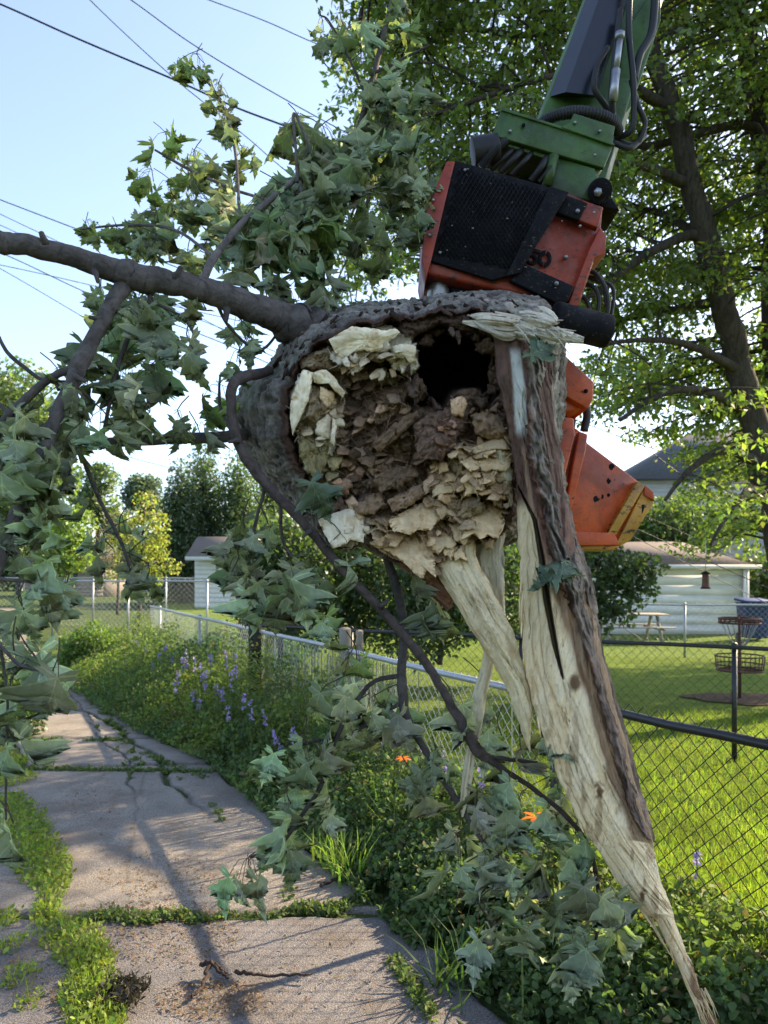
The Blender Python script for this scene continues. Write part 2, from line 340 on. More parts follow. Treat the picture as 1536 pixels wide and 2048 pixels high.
# dirt track where the alley fades out
mb = MB(); dd = np.linspace(15, 40, 30); mb.grid(np.array([[[-.5 * D + .6 - .1, D, .008], [-.5 * D - .5, D, .008]] for D in dd]), (.8, .72, .6)); tag(mb.build('dirt_track', simple('dirt', (.22, .19, .14), .95, .1, 0, .4, 6, .01, 50)), kind='structure')
# vegetable patch ground and mulch ring lie as soil
mb = MB(); a = np.linspace(0, 2 * np.pi, 40, endpoint=False); rr_ = 1.0 + .12 * np.sin(a * 3) + .08 * np.sin(a * 7 + 1)
mb.add(v3(5.0 + np.cos(a) * .72 * rr_, 10.5 + np.sin(a) * .5 * rr_, .028 + 0 * a), [np.arange(40)]); tag(mb.build('mulch', simple('mulch_soil', (.085, .055, .035), .95, .1, 0, .6, 30, .02, 40)), kind='structure')

# ================================================================ leaf templates for plants
OV = (np.array([(0,0),(.14,.22),(.22,.5),(.13,.8),(0,1),(-.13,.8),(-.22,.5),(-.14,.22),(0,.5)], float), np.array([(0,1,8,7),(1,2,3,8),(8,3,4,5),(7,8,5,6)]))
DI = (np.array([(0,0),(.26,.45),(0,1),(-.26,.45)], float), np.array([(0,1,2,3)]))
BL = (np.array([(-.5,0),(.5,0),(.42,.35),(-.42,.35),(.28,.7),(-.28,.7),(.03,1),(-.03,1)], float), np.array([(0,1,2,3),(3,2,4,5),(5,4,6,7)]))
def scatter(mb, tpl, B, Rm, L, W, bend, colr, m=0, fold=.0):
    T, F_ = tpl; n = len(B); k = len(T); a = bend[:, None] * T[None, :, 1]; sb_ = np.maximum(np.abs(bend[:, None]), 1e-3) * np.sign(bend[:, None] + 1e-9)
    y = np.sin(a) / sb_; z = -(1 - np.cos(a)) / sb_
    loc = np.stack([T[None, :, 0] * W[:, None] + 0 * y, y * L[:, None], z * L[:, None] + np.abs(T[None, :, 0]) * (W * fold)[:, None]], -1)
    V = np.einsum('nij,nmj->nmi', Rm, loc) + B[:, None]
    mb.add(V.reshape(-1, 3), (F_[None] + (np.arange(n) * k)[:, None, None]).reshape(-1, F_.shape[1]), np.repeat(colr[:, None], k, 1).reshape(-1, 3), m)
def rdir(rg, n, up=0.0, sd_=1.0):
    d_ = rg.normal(0, 1, (n, 3)) * sd_; d_[:, 2] += up; return d_ / np.linalg.norm(d_, axis=1)[:, None]
def tint(rg, n, c, v=.3, hue=.08): return np.array(c) * rg.uniform(1 - v, 1 + v, (n, 1)) * (1 + rg.normal(0, hue, (n, 3)))
# ================================================================ the broken maple held by the grapple
rng = np.random.default_rng(7)
tree = thing('broken_maple', 'torn hollow maple trunk with long cream splinter and drooping limbs, gripped by the orange grapple', 'broken tree', P(830, 860, 2.8))
DF = 2.45
FACE = [(600,722),(640,684),(700,656),(760,642),(830,634),(900,626),(960,622),(1030,640),(1064,680),(1075,740),(1066,800),(1046,860),(1030,930),(1022,990),(1012,1050),(985,1075),(950,1085),(925,1112),(898,1100),(885,1150),(850,1158),(800,1122),(755,1098),(738,1060),(725,1078),(700,1098),(665,1090),(652,1062),(640,1020),(610,960),(585,905),(574,845),(578,780)]
OUT = [(538,742),(560,705),(600,655),(650,632),(700,617),(760,612),(830,606),(900,594),(960,590),(1030,592),(1090,606),(1118,650),(1122,760),(1118,860),(1105,960),(1075,1040),(1010,1085),(960,1090),(900,1130),(845,1150),(790,1118),(730,1085),(668,1085),(620,1045),(575,1000),(535,950),(498,895),(478,835),(482,785),(508,755)]
cx0, cy0 = 830.0, 860.0
def radial(poly, n=360):
    p = np.array(poly, float); a = np.arctan2(p[:, 1] - cy0, p[:, 0] - cx0); r = np.hypot(p[:, 0] - cx0, p[:, 1] - cy0)
    o = np.argsort(a); a, r = a[o], r[o]; t = np.linspace(-np.pi, np.pi, n, endpoint=False)
    return t, np.interp(t, np.concatenate([a[-3:] - 2 * np.pi, a, a[:3] + 2 * np.pi]), np.concatenate([r[-3:], r, r[:3]]))
def sprd(a, k=3):
    for _ in range(k): a = (a + np.roll(a, 1) + np.roll(a, -1)) / 3
    return a
th, rf = radial(FACE, 720); _, ro = radial(OUT, 720); rf = sprd(rf, 6); ro = sprd(ro, 10)
jg = (fbm(v3(np.cos(th) * 14, np.sin(th) * 14, 7), 2, 4) - .5)
rf = rf + jg * 22 - 3
# bark shell: rings from just inside the torn rim, out over the rim, round the silhouette and back
def shell():
    S = np.concatenate([[-.12, -.05, -.015], np.linspace(0, 1, 150), 1 + np.linspace(.02, 1, 40)])
    V = []; C = []
    for s in S:
        jag = (fbm(v3(np.cos(th) * 9, np.sin(th) * 9, 0), 3, 4) - .5)
        if s < 0: r = rf * (1 + s * .45) - 2; D = DF + .02 + (-s) * .9 + 0 * th
        elif s <= 1:
            r = rf + (ro - rf) * np.sin(s * np.pi / 2) + 3; D = DF - .012 + jag * .06 * (1 - s) + s * .55
        else: q = s - 1; r = ro * (1 - .35 * q * q); D = DF + .538 + q * .42 + 0 * th
        L = th * 190 + 0
        w = fbm(v3(np.cos(th) * 3, np.sin(th) * 3, s * 2.2), 11, 3) * 1.2
        rid = .5 * (1 - np.abs(2 * fbm(v3(np.cos(th) * 7 + w * .8, np.sin(th) * 7 + w * .8, s * 8 + w * 1.4), 5, 5) - 1) * 2.6) + .5 * (1 - np.abs(2 * fbm(v3(np.cos(th) * 13 + w, np.sin(th) * 13 + w, s * 7 - w), 6, 4) - 1) * 2.4)
        fine = fbm(v3(np.cos(th) * 38, np.sin(th) * 38, s * 16), 8, 3)
        k = smooth(-.02, .10, s) if s >= 0 else 0
        disp = (rid * 7 + (fine - .5) * 9) * (k if np.isscalar(k) else k) + (fine - .5) * 8
        r = r + disp * (.9 if s > 0 else .2)
        V.append(PP(cx0 + np.cos(th) * r, cy0 + np.sin(th) * r, D))
        g = fbm(v3(np.cos(th) * 5, np.sin(th) * 5, s * 4), 21, 4)
        bark = np.array([.27, .24, .205]) * (0.12 + 1.1 * np.clip(rid, 0, 1))[:, None] * (.8 + .5 * g)[:, None]
        lich = smooth(.56, .68, g)[:, None]; bark = bark * (1 - lich * .5) + np.array([.22, .25, .19]) * lich * .5
        red = np.array([.085, .046, .033]) * (.5 + fine)[:, None]
        m = (1 - smooth(.03, .12, s + (g - .5) * .12))[:, None] if s >= 0 else np.ones((len(th), 1))
        C.append(bark * (1 - m) + red * m)
    mb = MB(); mb.grid(np.array(V), np.array(C).reshape(-1, 3), 0, True)
    n = len(th); mb.add(np.array(V)[-1], [np.arange(n)], (.1, .08, .07))
    return mb
trunk = shell().build('trunk', M['bark'], tree, smooth=True)

# torn face: one displaced sheet closed by the shell behind it
def blur(a, k):
    for ax in (0, 1):
        for _ in range(2):
            p = np.take(a, np.clip(np.arange(a.shape[ax] + 2 * k) - k, 0, a.shape[ax] - 1), axis=ax); c = np.cumsum(p, axis=ax)
            z = np.zeros_like(np.take(c, [0], axis=ax)); c = np.concatenate([z, c], axis=ax)
            a = (np.take(c, np.arange(a.shape[ax]) + 2 * k + 1, axis=ax) - np.take(c, np.arange(a.shape[ax]), axis=ax)) / (2 * k + 1)
    return a
st = 2.2
gx, gy = np.meshgrid(np.arange(560, 1095, st), np.arange(605, 1185, st))
wx = (fbm(v3(gx / 34, gy / 34), 31, 4) - .5); wy = (fbm(v3(gx / 34, gy / 34, 5), 32, 4) - .5)
X, Y = gx + wx * 34, gy + wy * 34
def pm(poly, k=2): return blur(inpoly(X, Y, poly).astype(float), k)
def el(x, y, rx, ry, a=0.0):
    c, s = math.cos(R(a)), math.sin(R(a)); dx, dy = X - x, Y - y
    return np.hypot((dx * c + dy * s) / rx, (-dx * s + dy * c) / ry)
n1 = fbm(v3(gx / 26, gy / 26), 41, 5); n2 = fbm(v3(gx / 9, gy / 9), 42, 4); nf = fbm(v3(gx / 5, gy / 40), 44, 4); nb = fbm(v3(gx / 70, gy / 70), 45, 3)
rg2 = np.abs(2 * fbm(v3(gx / 11, gy / 11), 46, 4) - 1); d = .065 + (n1 - .5) * .13 + rg2 * .05
C = np.array([.185, .125, .088]) * (.35 + 1.3 * n1)[..., None] * np.ones(gx.shape + (3,))
def blend(mask, c):
    global C
    mk = np.clip(mask, 0, 1)[..., None]; C = C * (1 - mk) + np.asarray(c) * mk
def put(mask, val):
    global d
    d = d * (1 - mask) + val * mask
# reddish brown zones
blend(smooth(.48, .6, nb) * .8, np.stack([.16 + 0 * nb, .085 + 0 * nb, .055 + 0 * nb], -1))
mid = pm([(690,790),(740,740),(800,740),(825,800),(820,900),(770,950),(720,980),(680,930),(672,860)], 5)
put(mid, .08 + (n1 - .5) * .14 + rg2 * .045); blend(mid * .75, np.array([.36, .25, .165]) * (.4 + 1.2 * n1)[..., None])
rec_shade = pm([(680,745),(740,725),(800,715),(812,745),(770,790),(720,830),(700,880),(680,820)], 4); put(rec_shade * .8, .14 + (n1 - .5) * .08); blend(rec_shade * .6, (.06, .04, .03))  # recess under the cream block, its shadow painted in as dark brown
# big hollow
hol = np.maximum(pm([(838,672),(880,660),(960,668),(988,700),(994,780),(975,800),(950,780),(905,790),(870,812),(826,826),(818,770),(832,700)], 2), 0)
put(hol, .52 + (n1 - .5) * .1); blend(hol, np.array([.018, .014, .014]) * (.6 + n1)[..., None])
topb = pm([(800,618),(960,612),(1040,635),(1020,690),(985,676),(960,662),(880,655),(840,668),(815,690),(795,650)], 2); put(topb, .0 + (n1 - .5) * .06 + rg2 * .04); blend(topb, np.array([.12, .075, .055]) * (.4 + 1.2 * n1)[..., None])
# curved rotten plates in the middle
for (ex, ey, erx, ery, ea, dep) in [(760,945,62,44,-28,.03),(800,1000,80,38,-30,.035),(800,870,58,40,-45,.06),(735,905,40,60,20,.09),(930,820,46,30,-60,.05),(1000,838,34,26,-20,.05)]:
    q = el(ex, ey, erx, ery, ea); m = (1 - smooth(.86, 1.02, q)); ring = np.sin(q * 20 + n1 * 5)
    put(m, dep + q * q * .05 + ring * .006 + rg2 * .045); blend(m * .85, np.array([.34, .225, .145]) * ((.4 + .8 * n2) * (.85 + .2 * ring))[..., None])
lump = 1 - smooth(.85, 1.05, el(880, 872, 62, 36, -42)); q = el(880, 872, 62, 36, -42)
fibr = fbm(v3((X + Y * .8) / 60, (X * .7 - Y) / 7), 60, 4)
put(lump, -.02 + q * q * .07 + (fibr - .5) * .07); blend(lump, np.array([.27, .155, .105]) * (.25 + 1.3 * fibr)[..., None])
# shingled torn wood below
sh = pm([(862,925),(905,895),(955,880),(1000,846),(1040,850),(1040,960),(1020,1070),(960,1100),(935,1125),(905,1110),(888,1175),(840,1165),(790,1130),(735,1090),(700,1070),(735,1040),(790,1020),(850,985),(868,955)], 2)
ang = R(-24); U = (gx * math.cos(ang) - gy * math.sin(ang)); W = (gx * math.sin(ang) + gy * math.cos(ang))
shd = 0; shr = 0; gap = 1.0
for sc_, am, sx, sd_ in ((66, 1.0, 1.45, 70), (34, .45, 1.35, 71)):
    wr = (fbm(v3(gx / 22, gy / 22), sd_, 3) - .5) * .8
    dd, ox, oy, rn, gp = worley(U / (sc_ * sx) + wr, W / sc_ + wr * .8, sd_)
    shd = shd + am * (-(oy * .095) + (rn - .5) * .06); shr = shr + am * rn; gap = np.minimum(gap, gp / am)
put(sh, .0 + shd + smooth(.06, .0, gap) * .03 + (n2 - .5) * .012 - (Y - 900) / 250 * .05)
tan = np.array([.68, .49, .27]) * (.62 + .28 * shr)[..., None] * (.7 + .6 * n1)[..., None]
tan = tan * (1 - .55 * smooth(.05, .0, gap)[..., None])
blend(sh, tan); blend(sh * smooth(.55, .68, nb) * .35, (.26, .15, .10)); blend(sh * smooth(.62, .7, n2) * .5, (.30, .19, .11))
br = pm([(760,1010),(850,960),(900,930),(880,990),(840,1030),(770,1050),(735,1060)], 3); blend(br * .55, (.15, .09, .06)); put(br * .6, .05 + shd * .7)
# cream blocks on the rim
def block(poly, dep, slx, sly, c, fib=0.0, k=0, amp=.02, f=None):
    k = 0 if k == 1 else k
    m = pm(poly, k); eb = np.clip(1 - np.abs(blur(m, 5) - .5) * 2.2, 0, 1) * m; xs = np.mean([p[0] for p in poly]); ys = np.mean([p[1] for p in poly])
    put(m, dep + .022 + (gx - xs) * slx + (gy - ys) * sly + (n2 - .5) * amp + (nf - .5) * fib); ff = nf if f is None else f
    blend(m, np.array(c) * .72 * (.78 + .4 * ff)[..., None] * (.8 + .35 * n1)[..., None]); pit = eb * smooth(.50, .58, n2); blend(pit * .75, np.array(c) * np.array([.34, .27, .2])); put(pit * .7, dep + .035); return m
block([(595,790),(612,745),(640,722),(690,700),(700,760),(660,790),(630,780)], .05, .0003, .0004, (.40, .29, .18), .05)
b1 = block([(652,712),(700,660),(765,654),(832,664),(828,690),(802,700),(790,712),(745,706),(722,740),(708,744),(690,726),(668,722)], -.015, .00016, -.0005, (.90, .83, .66), .006, 1, .008)
blend(pm([(670,722),(700,726),(740,704),(800,690),(800,712),(745,712),(724,745),(700,744)], 2) * .6, (.50, .36, .20))
block([(782,692),(835,690),(832,735),(815,755),(790,735),(778,715)], .0, -.0002, .0004, (.80, .71, .50), .04, 1, .05)
block([(745,745),(775,735),(800,745),(790,772),(765,778),(748,765)], .06, 0, .0003, (.46, .36, .22), .06, 1, .07)
b2 = block([(582,805),(598,745),(628,742),(632,762),(620,800),(604,850),(590,878),(580,862)], -.03, -.0003, .00035, (.92, .87, .72), .006, 1, .008)
lay = .5 + .5 * np.sin(gy * .42 + n1 * 9)
block([(632,762),(655,748),(690,785),(690,800),(676,835),(672,860),(676,905),(664,925),(640,915),(600,905),(600,862),(620,800)], .02, .0006, -.0001, (.50, .40, .27), .05, 1, .05, lay)
blend(pm([(640,770),(672,765),(690,788),(678,820),(655,850),(632,830),(628,795)], 2) * smooth(.42, .55, n2) * .8, (.12, .08, .055))
block([(640,850),(672,845),(678,905),(660,925),(640,910),(632,880)], -.01, .0002, .0002, (.84, .76, .56), .03, 1, .015)
block([(592,880),(640,905),(672,915),(668,960),(640,972),(612,950),(598,918)], .03, .0004, .0002, (.44, .38, .20), .03, 1, .03)
block([(668,900),(720,905),(735,945),(700,965),(670,958)], .07, 0, 0, (.28, .18, .11), .05, 2, .05)
block([(668,968),(690,955),(706,968),(695,990),(676,990)], .0, 0, 0, (.50, .32, .20), .03, 1, .02)
block([(645,1045),(672,1028),(712,1018),(732,1030),(735,1062),(722,1090),(700,1105),(665,1098),(650,1075)], -.03, -.0002, -.0004, (.84, .72, .52), .05, 1, .02)
edge = blur(inpoly(gx, gy, FACE).astype(float), 5); d = d + (1 - smooth(.5, .95, edge)) * .03 * (gy < 1000)
inside = inpoly(gx + wx * 16, gy + wy * 16, FACE)
Vf = PP(gx, gy, DF + np.clip(d, -.09, .6)); nr, nc = gx.shape
idx = np.arange(nr * nc).reshape(nr, nc); ok = inside[:-1, :-1] & inside[1:, :-1] & inside[:-1, 1:] & inside[1:, 1:]
Q = np.stack([idx[:-1, :-1], idx[1:, :-1], idx[1:, 1:], idx[:-1, 1:]], -1)[ok]
use = np.unique(Q); rm = np.full(nr * nc, -1); rm[use] = np.arange(len(use))
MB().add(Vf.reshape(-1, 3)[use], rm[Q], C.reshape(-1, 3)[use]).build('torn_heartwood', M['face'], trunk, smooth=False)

r9 = np.random.default_rng(19)
def chunk(mb, pts, D0, gx_, gy_, tone, sd_, deep=.05, rough=.004, crumb=3.0, fib=0.0, dome=.008):
    """angular broken block: outline px, facet tilted by gx_/gy_ (m per 100 px), side walls running back"""
    p = np.array(pts, float); c = p.mean(0); q = np.vstack([p, p[:1]]); o = []
    for a, b in zip(q[:-1], q[1:]):
        n_ = max(2, int(np.hypot(*(b - a)) / 3)); o += [a + (b - a) * t for t in np.arange(n_) / n_]
    o = np.array(o); k = len(o); nz = (fbm(v3(o[:, 0] / 7, o[:, 1] / 7, sd_), sd_, 4) - .5) * 2 * crumb; dr_ = (o - c) / (np.hypot(*(o - c).T)[:, None] + 1e-6); o = o + dr_ * nz[:, None]
    rr = np.concatenate([np.linspace(0, .9, 12), [.97, 1.0]]); X_ = c[0] + (o[:, 0] - c[0])[None] * rr[:, None]; Y_ = c[1] + (o[:, 1] - c[1])[None] * rr[:, None]
    n5 = fbm(v3(X_ / 16, Y_ / 16, sd_), sd_ + 3, 4); n6 = fbm(v3(X_ / 4, Y_ / 4, sd_), sd_ + 4, 3); fb_ = fbm(v3(X_ / 3.5, Y_ / 45, sd_), sd_ + 5, 3)
    edge_ = smooth(.8, 1.0, rr)[:, None]
    D_ = D0 + (X_ - c[0]) / 100 * gx_ + (Y_ - c[1]) / 100 * gy_ - dome * (1 - rr[:, None] ** 2) + (n5 - .5) * rough * 4 + (n6 - .5) * rough + (fb_ - .5) * fib + edge_ * .004
    pit = smooth(.56, .62, n6) * (edge_ * .8 + smooth(.5, .62, n5) * .35)
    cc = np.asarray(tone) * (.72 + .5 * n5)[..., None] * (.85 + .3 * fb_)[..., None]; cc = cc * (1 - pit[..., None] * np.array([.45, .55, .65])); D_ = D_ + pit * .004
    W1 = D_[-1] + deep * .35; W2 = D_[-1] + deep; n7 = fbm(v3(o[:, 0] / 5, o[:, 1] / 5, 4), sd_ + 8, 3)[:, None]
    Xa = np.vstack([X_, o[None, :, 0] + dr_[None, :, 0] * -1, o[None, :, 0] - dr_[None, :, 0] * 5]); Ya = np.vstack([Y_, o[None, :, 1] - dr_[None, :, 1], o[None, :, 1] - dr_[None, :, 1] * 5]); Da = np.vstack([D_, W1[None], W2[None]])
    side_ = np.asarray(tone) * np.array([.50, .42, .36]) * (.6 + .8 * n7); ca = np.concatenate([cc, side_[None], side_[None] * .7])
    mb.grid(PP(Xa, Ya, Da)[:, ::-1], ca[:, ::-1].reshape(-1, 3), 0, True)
TC = np.array([.74, .55, .31]); TB = np.array([.56, .38, .235]); TW = np.array([.96, .84, .62]); TM = np.array([.58, .44, .27])
CK = [ # pts, D offset, gx, gy, tone, deep
([(658,679),(681,665),(704,652),(736,656),(767,660),(792,657),(799,665),(790,675),(775,686),(773,698),(747,704),(728,700),(704,706),(689,718),(669,704)],-.035,.01,.06,TW,.09),
([(665,700),(690,716),(706,706),(728,702),(724,722),(720,735),(703,737),(685,726)],-.005,.05,-.10,TM*1.2,.09),
([(735,704),(770,698),(778,712),(760,726),(738,722)],.015,.05,-.08,TM*.8,.06),
([(781,692),(810,686),(832,692),(830,722),(818,726),(810,714),(794,716),(783,712)],-.01,-.02,.05,TW*.9,.09),
([(750,742),(765,735),(772,748),(766,762),(756,764)],.03,.02,-.1,TW*.72,.05),([(778,738),(790,732),(794,752),(784,758)],.03,.02,-.1,TM,.05),([(798,728),(812,728),(814,744),(804,748)],.02,.02,-.1,TW*.75,.05),
([(605,739),(626,745),(624,765),(617,802),(607,825),(593,852),(585,872),(580,835),(581,796),(595,766)],-.05,-.05,.02,TW*1.02,.10),
([(626,745),(652,739),(669,753),(677,768),(691,784),(685,794),(669,782),(654,764),(638,768),(628,765)],-.035,.07,.06,TW*.95,.07),
([(626,768),(658,776),(677,788),(675,821),(654,825),(634,845),(609,837),(617,802)],-.01,.16,-.02,TM*.85,.07),
([(640,772),(668,784),(672,806),(652,818),(640,800)],-.02,.2,.05,TM*1.3,.06),
([(634,843),(654,827),(663,834),(664,878),(646,876),(630,868)],-.02,.10,.0,TW*.8,.08),([(665,836),(677,845),(672,866),(669,892),(660,884)],-.025,.12,.0,TW*.85,.08),
([(597,858),(630,868),(665,890),(652,926),(640,958),(612,945),(597,900)],.0,.08,-.06,np.array([.50,.43,.22]),.08),
([(603,714),(624,706),(646,698),(660,692),(672,712),(680,730),(682,745),(648,742),(624,741),(601,737)],.01,.06,.02,TM*.75,.08),
([(634,1039),(672,1024),(712,1013),(726,1035),(731,1060),(728,1086),(700,1080),(692,1088),(666,1098),(650,1070)],-.045,.03,-.08,TW*.85,.08),
([(670,970),(692,956),(706,966),(698,988),(678,992)],-.01,0,-.1,np.array([.56,.36,.22]),.06),
([(980,880),(1009,872),(1022,899),(987,900),(950,908),(935,900)],-.01,.0,-.12,TM*1.1,.07),
([(894,917),(925,905),(954,910),(959,943),(940,949),(913,953)],.005,.02,-.14,TC*.62,.08),
([(955,912),(1000,902),(1019,910),(1022,934),(1009,942),(983,940),(968,945),(957,930)],-.02,.03,-.16,TC*.92,.08),
([(845,965),(870,940),(900,936),(905,960),(880,972),(850,990)],.02,.0,-.12,TB*1.1,.07),
([(865,969),(900,956),(924,950),(944,955),(926,977),(894,988),(865,995)],-.02,.02,-.16,TC*.8,.08),
([(928,958),(958,956),(974,963),(978,981),(950,986),(929,992)],-.035,.05,-.10,TC*1.05,.08),
([(775,1040),(820,1017),(865,997),(900,986),(906,1006),(896,1029),(881,1038),(861,1062),(835,1060),(820,1070),(785,1062)],-.04,.02,-.20,TC*.95,.09),
([(905,996),(930,992),(926,1012),(908,1030),(896,1012)],-.03,.05,-.1,TC*.6,.07),
([(924,993),(961,988),(974,1019),(940,1038),(909,1036)],-.035,.03,-.14,TC*.66,.08),
([(925,1040),(960,1024),(990,1015),(1011,1040),(1006,1060),(996,1077),(975,1072),(961,1078),(940,1066),(924,1079)],-.06,.03,-.20,TC*1.02,.09),
([(898,1047),(930,1046),(944,1069),(928,1093),(920,1082),(911,1084)],-.06,.0,-.14,TC*.8,.08),
([(740,1046),(780,1050),(818,1070),(860,1082),(868,1106),(872,1157),(855,1137),(845,1158),(829,1148),(812,1128),(780,1106),(752,1092)],-.06,.0,-.20,TC*.98,.09),
([(850,1064),(900,1068),(913,1088),(903,1099),(890,1094),(876,1110),(857,1088)],-.065,.0,-.16,TC*.85,.08),
([(880,1084),(911,1086),(903,1123),(896,1110),(889,1112)],-.07,.02,-.10,TC*.95,.08),([(905,1108),(922,1091),(937,1124),(920,1116),(909,1123)],-.065,.0,-.12,TC*1.0,.08),
([(700,1010),(735,990),(765,985),(770,1010),(745,1030),(715,1030)],.0,.02,-.14,TB*.95,.07),([(775,1000),(820,975),(850,965),(856,985),(825,1010),(785,1025)],-.01,.02,-.16,TB*1.0,.07),
([(745,960),(790,935),(830,925),(838,950),(800,975),(760,985)],.01,.02,-.12,TB*.62,.07),([(690,1000),(705,990),(720,1010),(700,1020)],.01,0,-.1,TB*1.3,.05),
([(960,1076),(990,1078),(985,1100),(965,1096)],-.04,.0,-.1,TC*.7,.06),([(1000,960),(1024,950),(1026,985),(1004,990)],-.02,.05,-.1,TC*.7,.07),([(985,986),(1008,992),(1006,1018),(984,1012)],-.03,.03,-.1,TC*.72,.07),
([(828,850),(850,832),(890,815),(930,800),(942,812),(930,850),(905,885),(880,915),(850,920),(832,900)],-.02,.02,-.08,np.array([.30,.19,.135]),.10),
([(900,800),(925,790),(936,806),(925,835),(905,830)],-.03,.0,.0,TB*1.1,.06),([(940,830),(975,820),(1000,835),(1020,865),(990,880),(950,870)],.0,.04,-.08,TB*.9,.08),
([(740,890),(775,860),(810,830),(835,822),(840,836),(800,870),(760,905)],.0,.04,-.08,TB*.7,.08)]
mb = MB()
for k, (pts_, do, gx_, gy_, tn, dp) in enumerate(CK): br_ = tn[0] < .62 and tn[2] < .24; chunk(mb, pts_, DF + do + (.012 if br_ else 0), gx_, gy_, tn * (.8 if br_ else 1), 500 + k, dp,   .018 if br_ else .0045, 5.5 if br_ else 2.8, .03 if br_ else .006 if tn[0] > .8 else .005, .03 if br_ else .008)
for k in range(46):   # ragged rot round the mouth of the hollow
    a = r9.uniform(0, 6.28); x = 908 + math.cos(a) * 84 * r9.uniform(.92, 1.15); y = 738 + math.sin(a) * 74 * r9.uniform(.92, 1.15); t_ = np.sort(r9.uniform(0, 6.28, 7)); w_, h_ = r9.uniform(6, 22), r9.uniform(8, 26)
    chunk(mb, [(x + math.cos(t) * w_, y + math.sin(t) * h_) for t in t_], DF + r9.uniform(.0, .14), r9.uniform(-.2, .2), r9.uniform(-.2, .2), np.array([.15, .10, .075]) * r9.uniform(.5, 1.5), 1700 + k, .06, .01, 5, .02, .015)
for k in range(300):   # small crumbly lumps filling between
    a = r9.uniform(0, 6.28); q = math.sqrt(r9.uniform(0, 1)); x = 810 + math.cos(a) * q * 205; y = 900 + math.sin(a) * q * 215
    if not inpoly(np.array([x]), np.array([y]), FACE)[0] or (822 < x < 995 and 665 < y < 812) : continue
    i_, j_ = int(np.clip((y - 605) / st, 0, nr - 1)), int(np.clip((x - 560) / st, 0, nc - 1)); w_, h_ = r9.uniform(7, 24), r9.uniform(5, 15); an = r9.uniform(-.8, .3); t_ = np.sort(r9.uniform(0, 6.28, 8)); pp = [(x + math.cos(t) * w_ * math.cos(an) - math.sin(t) * h_ * math.sin(an), y + math.cos(t) * w_ * math.sin(an) + math.sin(t) * h_ * math.cos(an)) for t in t_]
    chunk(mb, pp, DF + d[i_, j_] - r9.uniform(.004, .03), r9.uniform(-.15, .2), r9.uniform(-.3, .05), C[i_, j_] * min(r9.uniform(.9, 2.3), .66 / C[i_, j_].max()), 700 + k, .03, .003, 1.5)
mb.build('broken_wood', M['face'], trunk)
mb = MB()   # broken fibres and crumbs all over the torn face
for k in range(1000):
    a = r9.uniform(0, 6.28); q = math.sqrt(r9.uniform(0, 1)); x = 800 + math.cos(a) * q * 215; y = 890 + math.sin(a) * q * 215
    if not inpoly(np.array([x]), np.array([y]), FACE)[0] or (830 < x < 990 and 670 < y < 800): continue
    i_, j_ = int(np.clip((y - 605) / st, 0, nr - 1)), int(np.clip((x - 560) / st, 0, nc - 1)); D0 = DF + d[i_, j_] - .008; cv = C[i_, j_] * min(r9.uniform(.8, 2.2), .7 / C[i_, j_].max()) + .01
    p0 = P(x, y, D0); dr_ = np.array([r9.normal(0, .6), -abs(r9.normal(.4, .4)), r9.normal(-.4, .6)]); dr_ /= np.linalg.norm(dr_); ln = r9.uniform(.010, .055)
    mb.tube(np.array([p0, p0 + dr_ * ln * .5 + r9.normal(0, .002, 3), p0 + dr_ * ln]), np.array([r9.uniform(.001, .003), .0013, .0003]), 4, np.clip(cv, 0, .85))
mb.build('broken_fibres', M['wood'], trunk)['kind'] = 'stuff'
